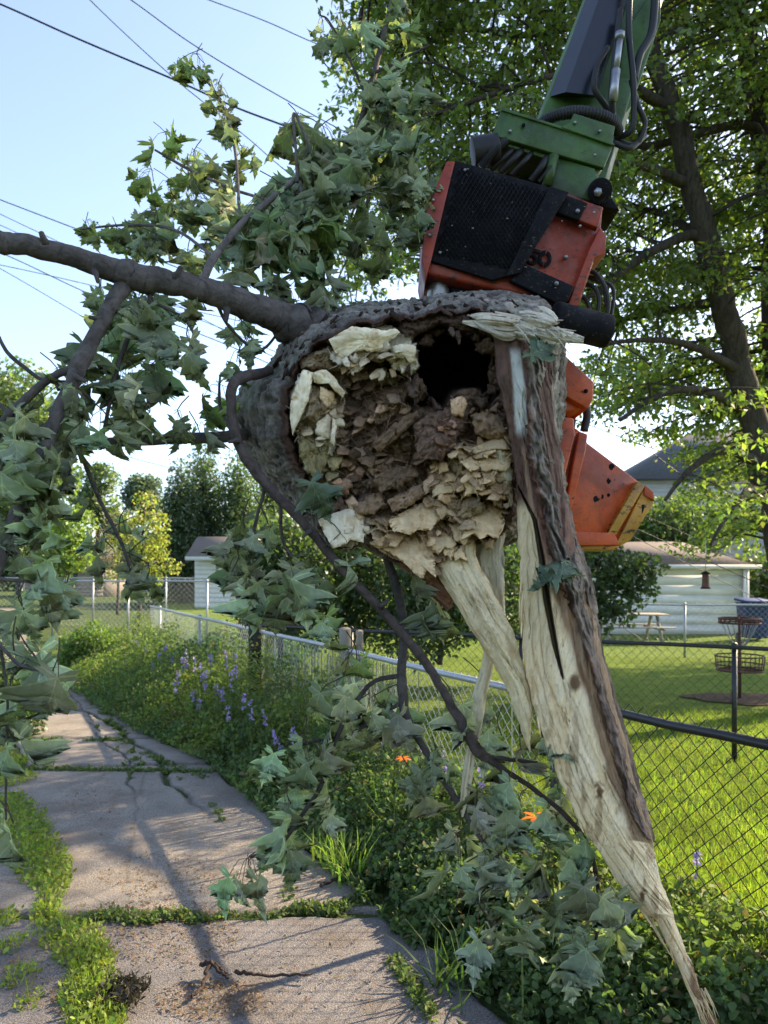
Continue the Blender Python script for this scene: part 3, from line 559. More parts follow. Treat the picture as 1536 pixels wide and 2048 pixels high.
# ---------------------------------------------------------------- splinter slabs
CREAM = np.array([.98, .77, .48]); WHITE = np.array([.98, .85, .62]); TAN = np.array([.50, .37, .22]); CAMB = np.array([.20, .115, .09]); RED = np.array([.16, .07, .045])
def slab(mb, rows, nv=160, nu=36, thick=.05, colf=None, amp=.012, seed=1, edge=5, fl=.03, crack=None, tipjag=0, m=0, lowf=90):
    """rows: (xl, yl, xr, yr, D). A closed body, fibre ridges along its length."""
    s = spline(rows, nv); u = np.linspace(0, 1, nu)
    v = np.arange(nv) / (nv - 1.0); L = np.cumsum(np.concatenate([[0], np.hypot(np.diff(s[:, 0] + s[:, 2]) / 2, np.diff(s[:, 1] + s[:, 3]) / 2)]))
    jl = (fbm(v3(L / 28, 0 * L, seed), seed, 4) - .5) * edge * 2; jr = (fbm(v3(L / 28, 0 * L + 9, seed), seed, 4) - .5) * edge * 2
    s[:, 0] += jl; s[:, 2] += jr
    UU, LL = np.meshgrid(u, L); x = s[:, None, 0] * (1 - UU) + s[:, None, 2] * UU; y = s[:, None, 1] * (1 - UU) + s[:, None, 3] * UU
    wid = np.hypot(s[:, 2] - s[:, 0], s[:, 3] - s[:, 1])[:, None]; px = UU * wid
    wv = (fbm(v3(px / 60, LL / 120, seed), seed + 3, 3) - .5) * 16
    f1 = fbm(v3((px + wv) / 13, LL / 260, seed), seed, 4); f2 = fbm(v3((px + wv) / 4, LL / lowf, seed + 2), seed + 5, 3)
    t = thick * np.clip(wid / 60, .12, 1)
    dep = -np.sin(np.pi * UU) ** .6 * t * .45 + (f1 - .5) * amp * 3 * np.clip(wid / 60, .2, 1) + (f2 - .5) * amp
    # stepped layers torn off along the grain
    step = np.floor(fbm(v3((px + wv) / 30, LL / 420, seed + 8), seed + 9, 3) * 7) * fl * .35; dep = dep - step * np.clip(wid / 60, .1, 1) * np.sin(np.pi * np.clip(UU, .02, .98))
    if crack is not None:
        cxs = np.interp(y, crack[:, 1], crack[:, 0], left=-999, right=-999); wd = np.interp(y, crack[:, 1], crack[:, 2], left=0, right=0)
        k = smooth(1.0, .3, np.abs(x - cxs) / np.maximum(wd, .01)) * (wd > 0); dep = dep + k * thick * 1.6
    Fp = PP(x, y, s[:, None, 4] + dep); Bp = PP(x * .8 + .2 * x.mean(1, keepdims=True), y, s[:, None, 4] + t * .75 + (f1 - .5) * amp * 2)
    cc = colf(UU, LL, x, y, f1, f2)
    gl_ = smooth(.028, .004, np.abs(fbm(v3((px + wv * .4) / 11, LL / 330, seed + 20), seed + 21, 3) - .5)) * smooth(.42, .55, fbm(v3(px / 30, LL / 70, seed), seed + 22, 3))
    gl_ = np.maximum(gl_, smooth(.03, .0, np.abs(fbm(v3((px + wv * .4) / 24, LL / 500, seed + 30), seed + 31, 2) - .52)) * .8); dep = dep + gl_ * .006
    Fp = PP(x, y, s[:, None, 4] + dep); cc = cc * (1 - np.array([.42, .52, .64]) * gl_[..., None] * .7)
    if crack is not None: cc = cc * (1 - .85 * k[..., None])
    V = np.concatenate([Fp, Bp[:, ::-1]], 1); Cc = np.concatenate([cc, cc[:, ::-1] * .85], 1)
    mb.grid(V, Cc.reshape(-1, 3), m, True); w = 2 * nu
    base = mb.n - V.shape[0] * w; mb.F.append((np.arange(w)[None, ::-1] + base, m)); mb.F.append((np.arange(w)[None] + base + (nv - 1) * w, m))
    return mb
def rw(a, dl=0): return [(l[1], l[0], l[2], l[0], l[3]) for l in a]     # (y, xl, xr, D)
XB = np.array([(690,1042),(800,1055),(900,1060),(1000,1076),(1100,1098),(1225,1140),(1381,1190),(1457,1214),(1540,1233),(1623,1262),(1680,1285),(1700,1400)], float)
CR = np.array([(1030,960,0),(1070,1040,5),(1084,1120,7),(1094,1200,9),(1110,1290,7),(1124,1350,3),(1126,1360,0)], float)
def c_main(U_, L_, x, y, f1, f2):
    c = np.ones(x.shape + (3,)) * CREAM
    def bl(mk, q):
        nonlocal c
        mk = np.clip(mk, 0, 1)[..., None]; c = c * (1 - mk) + np.asarray(q) * mk
    nn = fbm(v3(x / 40, y / 90), 91, 4); n3 = fbm(v3(x / 12, y / 14), 92, 4)
    bl(smooth(.45, .6, nn) * .5, WHITE); bl(smooth(.64, .76, f1) * .4, TAN)
    xb = np.interp(y, XB[:, 0], XB[:, 1]); xc = np.interp(y, CR[:, 1], CR[:, 0])
    up = smooth(1240, 1090, y + (nn - .5) * 120)
    camb = CAMB * (.55 + .9 * n3)[..., None] * np.array([1.05, 1, .98])
    bl(up * smooth(xc - 4, xc + 6, x), camb)
    bl(smooth(1400, 1200, y) * smooth(xc, xc - 6, x) * .55, (.50, .42, .25))
    bl(smooth(1030, 990, y), np.array([.13, .075, .055]) * (.5 + n3)[..., None])
    stripe = smooth(16, 8, np.abs(x - (1030 + (y - 700) * .07 + (nn - .5) * 16))) * smooth(690, 710, y) * smooth(880, 850, y); bl(stripe, np.array([.62, .62, .56]) * (.7 + .5 * f1)[..., None])
    s2 = smooth(7, 2, np.abs(x - xb + 14 - (nn - .5) * 16)) * smooth(880, 910, y); bl(s2 * .7, (.42, .27, .17))
    brn = smooth(34, 10, xb - x + (nn - .5) * 30) * smooth(1100, 1180, y); bl(brn * .8, np.array([.25, .135, .08]) * (.6 + .8 * n3)[..., None])
    st2 = smooth(.62, .70, fbm(v3(x / 16, y / 60), 97, 4)) * smooth(1350, 1500, y); bl(st2 * .6, (.36, .23, .12))
    for kx, ky, kr in ((1198, 1580, 12), (1288, 1790, 9), (1150, 1365, 12)):
        bl(smooth(1.3, .5, np.hypot((x - kx) / kr, (y - ky) / (kr * 1.5))) * smooth(.4, .6, n3) * 1.2, (.20, .115, .06))
    bl(smooth(1960, 2010, y) * smooth(.42, .6, n3 + (x - 1400) / 80) * .8, (.28, .14, .07))
    return c
mb = MB()
slab(mb, rw([(672,985,1100,2.46),(740,992,1104,2.43),(800,1006,1104,2.41),(900,1024,1118,2.40),(1000,1034,1132,2.39),(1100,1038,1155,2.38),(1225,1042,1185,2.37),(1381,1058,1222,2.36),(1457,1082,1244,2.36),(1540,1112,1264,2.36),(1623,1148,1286,2.36),(1680,1182,1304,2.36),(1747,1227,1319,2.36),(1790,1258,1334,2.36),(1826,1283,1345,2.36),(1842,1312,1350,2.36),(1912,1346,1377,2.36),(1975,1376,1400,2.36),(2010,1394,1414,2.37),(2052,1416,1436,2.38),(2080,1432,1438,2.38)]),
     700, 90, .07, c_main, .006, 5, 4, .018, CR)
for k in range(34):
    yv = r9.uniform(1150, 1990); xl_ = np.interp(yv, [1100,1225,1381,1457,1540,1623,1680,1747,1790,1826,1842,1912,1975,2010], [1038,1042,1058,1082,1112,1148,1182,1227,1258,1283,1312,1346,1376,1394]); ln = r9.uniform(25, 110); w = r9.uniform(2, 6)
    x1_ = np.interp(yv + ln, [1100,1225,1381,1457,1540,1623,1680,1747,1790,1826,1842,1912,1975,2010,2080], [1038,1042,1058,1082,1112,1148,1182,1227,1258,1283,1312,1346,1376,1394,1432]) - r9.uniform(-3, 9)
    slab(mb, [(xl_ + 2, yv, xl_ + w + 4, yv, 2.37), (xl_ * .5 + x1_ * .5 - 1, yv + ln * .5, xl_ * .5 + x1_ * .5 + w, yv + ln * .5, 2.355), (x1_, yv + ln, x1_ + 1, yv + ln, 2.35)], 20, 6, .012, lambda U_, L_, x, y, f1, f2: np.ones(x.shape + (3,)) * CREAM * (.7 + .5 * f1)[..., None], .002, 900 + k, 1)
for k in range(16):
    xs_ = 1396 + r9.uniform(-8, 14); ys_ = 1985 + r9.uniform(-10, 30); ln = r9.uniform(30, 85)
    mb.tube(np.array([P(xs_, ys_, 2.36), P(xs_ + ln * .2 + r9.normal(0, 3), ys_ + ln * .5, 2.35), P(xs_ + ln * .35 + r9.normal(0, 8), ys_ + ln, 2.35)]), np.array([.003, .002, .0004]), 5, TC * r9.uniform(.7, 1.2))
mb.build('splinter', M['wood'], trunk)
def c_bark(U_, L_, x, y, f1, f2):
    n3 = fbm(v3(x / 18, y / 50), 93, 4); g = fbm(v3(x / 60, y / 60), 94, 3)
    c = np.array([.27, .225, .185]) * (.3 + 1.15 * n3)[..., None] * (.7 + .6 * g)[..., None]
    lo = smooth(1100, 1500, y)[..., None]; c = c * (1 - lo) + np.array([.26, .19, .155]) * (.35 + 1.1 * n3)[..., None] * lo
    e = smooth(.22, .04, U_ + (g - .5) * .3)[..., None] * (.9 if True else 0); return c * (1 - e) + np.array([.15, .065, .04]) * (.5 + n3)[..., None] * e
def bark_strip(rows, nv, nu, seed, amp=.05):
    s = spline(rows, nv); u = np.linspace(0, 1, nu); L = np.cumsum(np.concatenate([[0], np.abs(np.diff(s[:, 1]))]))
    wd_ = np.clip((s[:, 2] - s[:, 0]) / 70, .15, 1); s[:, 0] += (fbm(v3(L / 9, 0 * L, 1), seed, 4) - .5) * 16 * wd_; s[:, 2] += (fbm(v3(L / 12, 0 * L, 4), seed, 3) - .5) * 11 * wd_
    UU, LL = np.meshgrid(u, L); x = s[:, None, 0] * (1 - UU) + s[:, None, 2] * UU; y = s[:, None, 1] * (1 - UU) + s[:, None, 3] * UU
    w = (fbm(v3(x / 50, y / 70), seed + 1, 3) - .5) * 26
    rid = 1 - np.abs(2 * fbm(v3((x + w - (y - 700) * .27) / 13, (y + w) / 60), seed + 2, 5) - 1) * 2.5; fi = fbm(v3(x / 6, y / 12), seed + 3, 3)
    en = np.minimum(1, np.sin(np.pi * UU) * 2.2); dep = -.045 * wd_[:, None] - .012 - np.clip(rid, -.6, 1) * .022 * en * wd_[:, None] - (fi - .5) * .016 * wd_[:, None] + (UU ** 2) * .12 + (UU < .03) * .02
    cc = c_bark(UU, LL, x, y, rid, fi) * (.5 + .6 * np.clip(rid, 0, 1))[..., None]
    F_ = PP(x, y, s[:, None, 4] + dep); B_ = PP(x - 3, y, s[:, None, 4] + .03 + UU * .09)
    b = MB(); b.grid(np.concatenate([F_, B_[:, ::-1]], 1), np.concatenate([cc, cc[:, ::-1]], 1).reshape(-1, 3), 0, True)
    b.F.append((np.arange(2 * nu)[None, ::-1], 0)); b.F.append((np.arange(2 * nu)[None] + (nv - 1) * 2 * nu, 0)); return b
bark_strip([(1040,680,1118,680,2.44),(1050,740,1112,740,2.42),(1056,800,1108,800,2.40),(1056,900,1124,900,2.39),(1072,1000,1138,1000,2.38),(1094,1100,1164,1100,2.37),(1118,1170,1188,1170,2.36),(1144,1225,1196,1225,2.36),(1172,1310,1210,1310,2.35),(1192,1381,1230,1381,2.35),(1214,1457,1252,1457,2.35),(1234,1540,1274,1540,2.35),(1260,1623,1295,1623,2.35),(1284,1665,1308,1668,2.35),(1302,1680,1309,1684,2.36)], 520, 44, 200).build('bark_strip', M['bark'], trunk, smooth=True)
def c_cream(tone=CREAM, k=1.0, dirt=.3):
    def f(U_, L_, x, y, f1, f2):
        nn = fbm(v3(x / 30, y / 80), 95, 4); c = tone * (.8 + .3 * f1)[..., None] * (.85 + .25 * nn)[..., None] * k
        mk = (smooth(.56, .68, nn) * dirt)[..., None]; return c * (1 - mk) + TAN * .8 * mk
    return f
mb = MB()
slab(mb, [(866,1108,950,1080,2.46),(876,1150,960,1130,2.43),(905,1200,985,1180,2.40),(932,1245,1012,1232,2.385),(962,1292,1030,1275,2.38),(1000,1350,1050,1335,2.38),(1020,1395,1060,1375,2.38),(1036,1440,1064,1415,2.38),(1050,1478,1062,1468,2.38),(1058,1505,1061,1500,2.38)], 220, 46, .05, c_cream(np.array([.95,.79,.50])), .008, 12, 4)
mb.build('splinter', M['wood'], trunk)
mb = MB()
slab(mb, rw([(1260,958,982,2.50),(1300,966,990,2.49),(1340,960,985,2.48),(1400,944,972,2.47),(1460,940,962,2.46),(1520,930,950,2.45),(1570,922,942,2.44),(1610,920,934,2.44),(1634,923,927,2.44)]), 140, 18, .02, c_cream(np.array([.82,.72,.50])), .003, 14, 2)
mb.build('splinter', M['wood'], trunk)
mb = MB()
for k, (rows, tone) in enumerate([
    ([(930,958,985,2.56),(1000,945,990,2.55),(1060,938,992,2.54),(1130,940,996,2.53),(1200,962,1004,2.52),(1262,984,1006,2.52),(1275,990,998,2.52)], (.72, .66, .48)),
    ([(930,985,1010,2.52),(1010,992,1018,2.52),(1100,984,1008,2.51),(1180,996,1010,2.50),(1250,1004,1010,2.50)], (.80, .75, .58)),
    ([(900,985,1012,2.46),(960,1000,1024,2.45),(1003,1012,1026,2.44),(1015,1019,1022,2.44)], (.70, .62, .40))]):
    slab(mb, rw(rows), 90, 22, .025, c_cream(np.array(tone)), .007, 20 + k, 5)
mb.build('splinter', M['wood'], trunk)
mb = MB()   # brown inner bark hanging under the face
slab(mb, [(776,1100,858,1090,2.50),(806,1136,874,1124,2.49),(842,1166,882,1148,2.48),(866,1196,898,1176,2.47),(892,1222,906,1214,2.46)], 90, 26, .04, c_cream(np.array([.30,.15,.09]), 1, .2), .012, 33, 5)
mb.build('inner_bark', M['face'], trunk)
# frayed tuft of fibres on the top rim
mb = MB(); r2 = np.random.default_rng(3)
for k, (x0, y0, x1, y1, w) in enumerate(((925,640,1150,668,22),(960,632,1168,678,20),(990,650,1120,690,16),(1040,622,1110,640,26),(1075,612,1118,640,20),(940,628,1040,640,16))):
    slab(mb, [(x0, y0, x0, y0 + w * .3, 2.43), (x0 + (x1 - x0) * .3, y0 + (y1 - y0) * .25 - 6, x0 + (x1 - x0) * .3 - 4, y0 + (y1 - y0) * .25 + w, 2.41), (x0 + (x1 - x0) * .7, y0 + (y1 - y0) * .65 - 6, x0 + (x1 - x0) * .7 - 4, y0 + (y1 - y0) * .65 + w, 2.39), (x1, y1 - 4, x1 - 4, y1 + w * .5, 2.38)], 60, 20, .04, c_cream(np.array([.80, .72, .58]), 1, .5), .014, 200 + k, 8)
for k in range(46):
    x0 = 930 + r2.uniform(0, 60) + k * .6; y0 = 622 + r2.uniform(0, 30); ln = r2.uniform(70, 190) * (1 - .3 * (k / 46)); x1 = min(x0 + ln, 1172); w = r2.uniform(3, 11)
    dy = r2.uniform(4, 34); sag = r2.uniform(-6, 8); D0 = 2.40 + r2.uniform(0, .10)
    rows = [(x0, y0, x0, y0 + w * .4, D0)]
    for q in (.3, .6, .85, 1): 
        xx = x0 + (x1 - x0) * q; yy = y0 + dy * q + sag * math.sin(q * 3.1); ww = w * (1.2 if q < .8 else .9 if q < 1 else .3); rows.append((xx, yy, xx - 2, yy + ww, D0 - .03 * q))
    slab(mb, rows, 26, 6, .02, c_cream(np.array([.72, .64, .50]) * r2.uniform(.7, 1.06)), .004, 300 + k, 2)
for k in range(14):
    x0 = 1080 + r2.uniform(-60, 50); y0 = 655 + r2.uniform(-8, 14); a = r2.uniform(.2, 1.4); ln = r2.uniform(25, 70)
    mb.tube(spline([P(x0, y0, 2.37), P(x0 + ln * .5 * math.cos(a), y0 + ln * .4 * math.sin(a), 2.34), P(x0 + ln * math.cos(a), y0 + ln * math.sin(a), 2.35)], 7), np.linspace(.004, .001, 7), 5, np.array([.66, .60, .46]) * r2.uniform(.7, 1.1))
mb.build('fibre_tuft', M['wood'], trunk)
def lump(mb, c, r, colr, seed, sq=(1, 1, 1), m=0):
    n, k = 9, 12; a = np.linspace(0, np.pi, n)[:, None]; b = np.arange(k)[None] * 2 * np.pi / k
    D_ = np.stack([np.sin(a) * np.cos(b), np.sin(a) * np.sin(b), np.cos(a) + 0 * b], -1)
    rr = .55 + .9 * fbm(D_ * 1.6 + seed * 3.7, seed, 3); V = c + D_ * rr[..., None] * r * np.array(sq)
    mb.grid(V, colr, m, True)
mb = MB()   # crumbled dark bark along the upper rim
CUB = np.array([[x, y, z] for z in (-1, 1) for y in (-1, 1) for x in (-1, 1)], float); CF = np.array([[0,2,3,1],[4,5,7,6],[0,1,5,4],[2,6,7,3],[0,4,6,2],[1,3,7,5]])
for k in range(130):
    a = r2.uniform(-2.75, -.72); i = int((a + np.pi) / (2 * np.pi) * 720) % 720; s_ = r2.uniform(0, .7) ** 1.3
    r_ = (rf[i] + (ro[i] - rf[i]) * math.sin(s_ * 1.57)) + r2.uniform(-4, 6); D0 = DF + s_ * .5 - .01
    c_ = P(cx0 + math.cos(a) * r_, cy0 + math.sin(a) * r_, D0); L_ = r2.uniform(.006, .022); v_ = CUB * np.array([L_, L_ * .6, L_ * r2.uniform(.15, .35)]) * r2.uniform(.6, 1.2, (8, 3)) + r2.normal(0, .1 * L_, (8, 3))
    ca, sa = math.cos(-a - 1.57 + r2.normal(0, .35)), math.sin(-a - 1.57 + r2.normal(0, .35)); Rm_ = np.array([[ca, 0, -sa], [0, 1, 0], [sa, 0, ca]]); mb.add(v_ @ Rm_.T + c_, CF, np.array([.085, .055, .045]) * r2.uniform(.3, 1.4))
mb.build('rim_bark', M['bark'], trunk)['kind'] = 'stuff'

# ---------------------------------------------------------------- limbs
LIMB = np.array([.115, .100, .095])
def barkbump(seed):
    def f(i, a, p):
        return .90 + .20 * fbm(v3(np.cos(a) * 1.6, np.sin(a) * 1.6, i * .16), seed, 4) + .05 * fbm(v3(np.cos(a) * 5, np.sin(a) * 5, i * .5), seed + 2, 2)
    return f
def limb_pts(rows, n=None):
    p = spline(rows, n or len(rows) * 12); q = PP(p[:, 0], p[:, 1], p[:, 2])
    ln = np.arange(len(p)); wob = np.stack([fbm(v3(ln / 5., 0 * ln, k), 50 + k, 3) - .5 for k in range(3)], -1) * (p[:, 3] / F0 * p[:, 2])[:, None] * .45
    return q + wob, p[:, 3] / F0 * p[:, 2]
def limb(rows, parent, k=14, colr=LIMB, seed=1, sub=()):
    mb = MB(); q, r = limb_pts(rows); mb.tube(q, r, k, colr, bump=barkbump(seed))
    for s in sub: q, r = limb_pts(s); mb.tube(q, r, 7, np.asarray(colr) * .8, bump=barkbump(seed + 1))
    return mb.build('limb', M['limb'], parent, smooth=True)
LM = {}
LM['main'] = limb([(-40,470,2.25,21),(0,482,2.28,21),(60,492,2.3,20),(150,515,2.35,20),(245,545,2.4,24),(275,555,2.42,26),(330,562,2.45,23),(400,580,2.5,24),(500,612,2.6,27),(560,636,2.70,31),(590,652,2.74,40),(625,672,2.80,58)], trunk, 18)
LM['down'] = limb([(255,555,2.42,18),(225,605,2.38,15),(190,670,2.33,14),(160,730,2.3,17),(140,775,2.28,13),(105,850,2.25,14),(70,940,2.2,17),(40,1020,2.16,15),(0,1120,2.12,13),(-40,1200,2.1,12)], trunk, 14, seed=4,
    sub=[[(160,735,2.3,10),(110,750,2.3,8),(60,790,2.28,9),(10,840,2.26,9),(-20,900,2.25,8)],[(-10,660,2.35,3),(20,710,2.33,4),(85,762,2.3,4)],[(110,760,2.3,4),(118,780,2.3,4)],[(0,810,2.3,4),(20,825,2.28,4),(95,860,2.2,4)],[(40,840,2.28,4),(50,875,2.26,4),(10,905,2.26,3)]])
LM['level'] = limb([(150,884,2.55,8),(200,886,2.6,10),(300,880,2.65,10),(400,876,2.7,11),(480,871,2.78,12),(540,866,2.9,14)], trunk, 12, seed=6)
LM['hoop'] = limb([(540,742,2.62,9.1),(492,752,2.52,11.1),(466,770,2.46,10.5),(463,820,2.44,9.8),(474,880,2.43,9.8),(498,925,2.43,10.5),(540,978,2.43,10.5),(592,1030,2.42,9.8),(640,1085,2.42,9.1),(700,1155,2.42,8.5),(745,1200,2.42,8.5),(800,1262,2.42,9.1),(850,1325,2.42,9.1),(890,1390,2.42,8.5),(925,1450,2.42,10.5),(955,1500,2.42,13.1),(975,1518,2.42,7.8)], trunk, 14, LIMB * np.array([.8, .72, .7]), 8,
    sub=[[(955,1500,2.42,10),(1010,1540,2.42,6),(1070,1580,2.42,5),(1140,1640,2.42,5),(1180,1700,2.42,4.5),(1196,1780,2.42,4),(1196,1850,2.42,3.5),(1188,1895,2.42,2)],[(975,1512,2.42,5),(1030,1520,2.42,4),(1075,1526,2.42,3.5)]])
LM['drop'] = limb([(775,1120,2.6,8),(798,1190,2.55,9),(808,1260,2.52,9),(804,1330,2.5,9),(806,1390,2.5,10),(815,1440,2.5,8),(850,1500,2.48,7),(900,1580,2.46,6.5),(955,1665,2.45,6),(1010,1740,2.45,5),(1050,1800,2.45,3)], trunk, 10, LIMB * .8, 9,
    sub=[[(806,1350,2.5,5),(750,1362,2.5,4.5),(715,1400,2.5,4.5),(690,1440,2.5,5),(655,1520,2.48,5),(640,1575,2.46,4.5),(600,1635,2.44,4),(560,1690,2.42,3.5),(500,1715,2.4,3)],[(812,1400,2.5,4),(760,1430,2.5,4),(690,1478,2.5,4)],[(955,1580,2.46,3),(900,1600,2.46,3)],[(905,1500,2.46,3),(925,1480,2.46,3),(935,1470,2.46,3)],[(640,1480,2.5,3),(600,1490,2.5,3)],[(650,1540,2.5,3),(600,1536,2.5,3),(575,1545,2.5,2)]])
LM['rise'] = limb([(618,640,2.85,8),(622,600,2.9,8),(640,545,2.95,8),(665,470,3.0,7),(690,400,3.0,7),(705,320,3.02,6.5),(720,250,3.05,6.5),(738,190,3.05,6),(755,120,3.1,5.5),(770,60,3.1,5),(790,-20,3.1,5)], trunk, 9, LIMB, 12,
    sub=[[(668,492,2.98,4),(710,475,3.0,4),(760,445,3.0,3)],[(700,360,3,3),(740,300,3.05,3),(790,230,3.1,2)],[(735,200,3.05,3),(700,120,3.05,2.5),(660,45,3.05,2),(640,30,3.05,1.5)],[(740,150,3.05,3),(820,110,3.1,2.5),(860,90,3.1,2)]])
LM['slant'] = limb([(402,565,2.55,8),(425,520,2.6,8),(455,480,2.65,7),(490,440,2.7,6.5),(535,405,2.75,6),(570,375,2.8,5),(620,345,2.85,4),(700,332,2.9,3)], trunk, 9, LIMB * 1.5, 14,
    sub=[[(595,365,2.8,4),(592,300,2.8,3),(590,228,2.8,3),(640,350,2.8,2)],[(540,400,2.8,3),(470,380,3.1,3),(380,340,3.4,3),(310,300,3.45,2)],[(480,450,2.75,3),(470,300,3.3,3),(440,200,3.5,2.5),(385,130,3.55,2)],[(430,515,2.65,3),(350,460,3.2,3),(260,450,3.3,2.5),(160,458,3.35,2)],[(600,365,2.8,3),(620,480,2.8,2.5),(650,560,2.8,2)]])
LM['twigs'] = limb([(280,575,2.45,6),(300,600,2.45,5),(255,680,2.45,5),(230,760,2.42,4),(200,900,2.4,3.5)], trunk, 8, LIMB, 16, sub=[[(300,600,2.45,3),(370,640,2.5,3),(400,700,2.5,2)]])
LM['near'] = limb([(-20,1150,2.1,4),(20,1160,2.12,3.5),(90,1165,2.2,2.5)], trunk, 7, LIMB, 17)
LM['near2'] = limb([(-60,1230,2.0,4),(0,1290,1.97,3.5),(40,1330,1.95,3.5),(100,1345,1.97,2.5)], trunk, 7, LIMB, 18, sub=[[(0,1290,1.97,3),(15,1400,1.97,2.5),(12,1520,1.97,2.5),(12,1640,1.96,2)]])
LM['under'] = limb([(530,975,2.45,4),(510,1050,2.5,3),(500,1120,2.52,2.5)], trunk, 7, LIMB, 19)
LM['under2'] = limb([(560,1000,2.45,4),(570,1090,2.5,3),(640,1170,2.5,2.5)], trunk, 7, LIMB, 20)
for rw_ in ([(430,600,2.55,4),(460,655,2.6,3),(520,700,2.7,3),(575,640,2.75,2)],[(150,880,2.3,4),(200,1000,2.4,4),(240,1080,2.45,3.5),(262,1140,2.5,3)],[(470,880,2.6,3),(440,810,2.7,3),(440,750,2.8,2)]): limb(rw_, trunk, 7, LIMB, 21)

mb = MB(); r7 = np.random.default_rng(77)
for x, y, D, dx, dy, r_ in ((90,486,2.31,-8,-22,6),(190,540,2.37,6,24,5),(350,560,2.45,12,-26,6),(455,612,2.55,-4,30,6),(205,640,2.35,-26,-6,5),(148,752,2.29,22,10,5),(95,880,2.24,-24,4,5),(520,640,2.62,14,-24,6),(30,1035,2.16,22,-6,5),(478,880,2.42,-20,4,4),(620,1060,2.41,-14,14,4),(760,1215,2.41,18,-16,4)):
    mb = MB(); a = P(x, y, D - .01); b = P(x + dx, y + dy, D - .03); mb.tube(np.array([a, a * .5 + b * .5, b, b + (b - a) * .08]), np.array([r_ * 1.7, r_, r_ * .8, r_ * .35]) / F0 * D, 8, LIMB * .9, bump=barkbump(5)); mb.build('stub', M['limb'], trunk, smooth=True)
# ---------------------------------------------------------------- maple leaves
HALF = np.array([(0,.0),(.06,-.06),(.20,-.16),(.38,-.20),(.30,-.10),(.42,-.06),(.26,.01),(.10,.05),(.24,.15),(.40,.16),(.40,.25),(.58,.30),(.76,.46),(.59,.45),(.62,.60),(.46,.50),(.42,.62),(.30,.44),(.17,.37),(.075,.34),(.09,.46),(.18,.56),(.34,.68),(.20,.68),(.27,.82),(.14,.80),(.11,.91),(.05,.95),(0,1.12)])
def leaf_template():
    h = HALF; n = len(h); mid = np.stack([np.zeros(n), np.clip(h[:, 1], 0, 1.12)], -1)
    cen = h * .5 + mid * .5
    pts = np.vstack([mid, cen, h, cen * [-1, 1], h * [-1, 1]]); f = []
    def strip(a, b, flip):
        for i in range(n - 1):
            q = [a + i, b + i, b + i + 1, a + i + 1]; f.append(q[::-1] if flip else q)
    strip(0, n, False); strip(n, 2 * n, False); strip(0, 3 * n, True); strip(3 * n, 4 * n, True)
    return pts, np.array(f)
LT, LFc = leaf_template()
def leaves(mb, B, Rm, size, fold, droop, colr, roll=None, wid=1.0):
    """B (n,3) leaf bases, Rm (n,3,3): columns = width, along, normal"""
    n = len(B); x = LT[None, :, 0] * np.ones((n, 1)); y = LT[None, :, 1] * np.ones((n, 1)); x = x * np.reshape(wid, (-1, 1))
    f = fold[:, None]; side = np.abs(x)
    curl = .5 * np.sin(x * 6 + y * 5 + roll[:, None]) * .24 + .05 * np.sin(x * 15 + roll[:, None] * 3) * side
    zx = np.sin(f) * side; xx = x * np.cos(f); a = droop[:, None] * y
    yy = np.sin(a) / np.maximum(droop[:, None], 1e-3); zz = -(1 - np.cos(a)) / np.maximum(droop[:, None], 1e-3)
    loc = np.stack([xx, yy, zx + zz + curl - side ** 2 * .35], -1) * size[:, None, None]
    W_ = np.einsum('nij,nmj->nmi', Rm, loc) + B[:, None]
    k = len(LT); F_ = (LFc[None] + (np.arange(n) * k)[:, None, None]).reshape(-1, 4)
    vein = (1 - .10 * np.exp(-(np.abs(LT[:, 0]) * 30) ** 2))[None, :, None]
    mb.add(W_.reshape(-1, 3), F_, (np.repeat(colr[:, None], k, 1) * vein).reshape(-1, 3), 0, np.tile(LT, (n, 1)))
def frame(al, nrm):
    al = al / np.linalg.norm(al, axis=1)[:, None]; w = np.cross(al, nrm); w /= np.linalg.norm(w, axis=1)[:, None] + 1e-9
    return np.stack([w, al, np.cross(w, al)], -1)
def cluster(mb, cx, cy, rx, ry, n, D, L, rg, tone=(.215, .26, .165), twigfrom=None):
    """a spray of wilted leaves hanging from a twig above"""
    a = rg.uniform(0, 2 * np.pi, n); q = np.sqrt(rg.uniform(0, 1, n))
    x = cx + np.cos(a) * q * rx; y = cy - L * .35 + np.sin(a) * q * ry; dd = D + rg.normal(0, .09, n)
    B = PP(x, y, dd)
    al = np.stack([rg.normal(0, .20, n) + (x - cx) / max(rx, 1) * .2, rg.normal(-.05, .3, n), -np.ones(n) * rg.uniform(.75, 1.1, n)], -1)
    nr = np.stack([rg.normal(0, .8, n), -np.ones(n) * rg.choice([1, 1, -1], n), rg.normal(.3, .5, n)], -1)
    n_ = n; sz = rg.uniform(.8, 1.45, n) * L / F0 * D; fold = rg.uniform(.2, 1.05, n) * rg.choice([1, 1, -1], n); dr = rg.uniform(.3, 2.0, n)
    t = np.array(tone) * rg.uniform(.65, 1.3, (n, 1)) * (1 + rg.normal(0, .06, (n, 3))); t = np.where(rg.uniform(0, 1, n)[:, None] < .25, t * [1.4, 1.32, 1.5], t)
    leaves(mb, B, frame(al, nr), sz, fold, dr, t, rg.uniform(0, 6, n), rg.uniform(.6, 1.0, n))
    top = P(cx + rg.normal(0, rx * .2), cy - ry * .75 - L * .45, D)
    for i in range(n):
        m_ = (B[i] + top) / 2 + np.array([0, 0, .02]); mb.tube(spline([top + rg.normal(0, .008, 3), m_, B[i]], 5), .0012, 3, (.16, .12, .06), cap=False)
    mb.tube(spline([top + np.array([rg.normal(0, .03), 0, -.05]), top, top + np.array([rg.normal(0, .05), 0, .05])], 5), .002, 4, (.09, .07, .05))
YG = (.20, .26, .09)
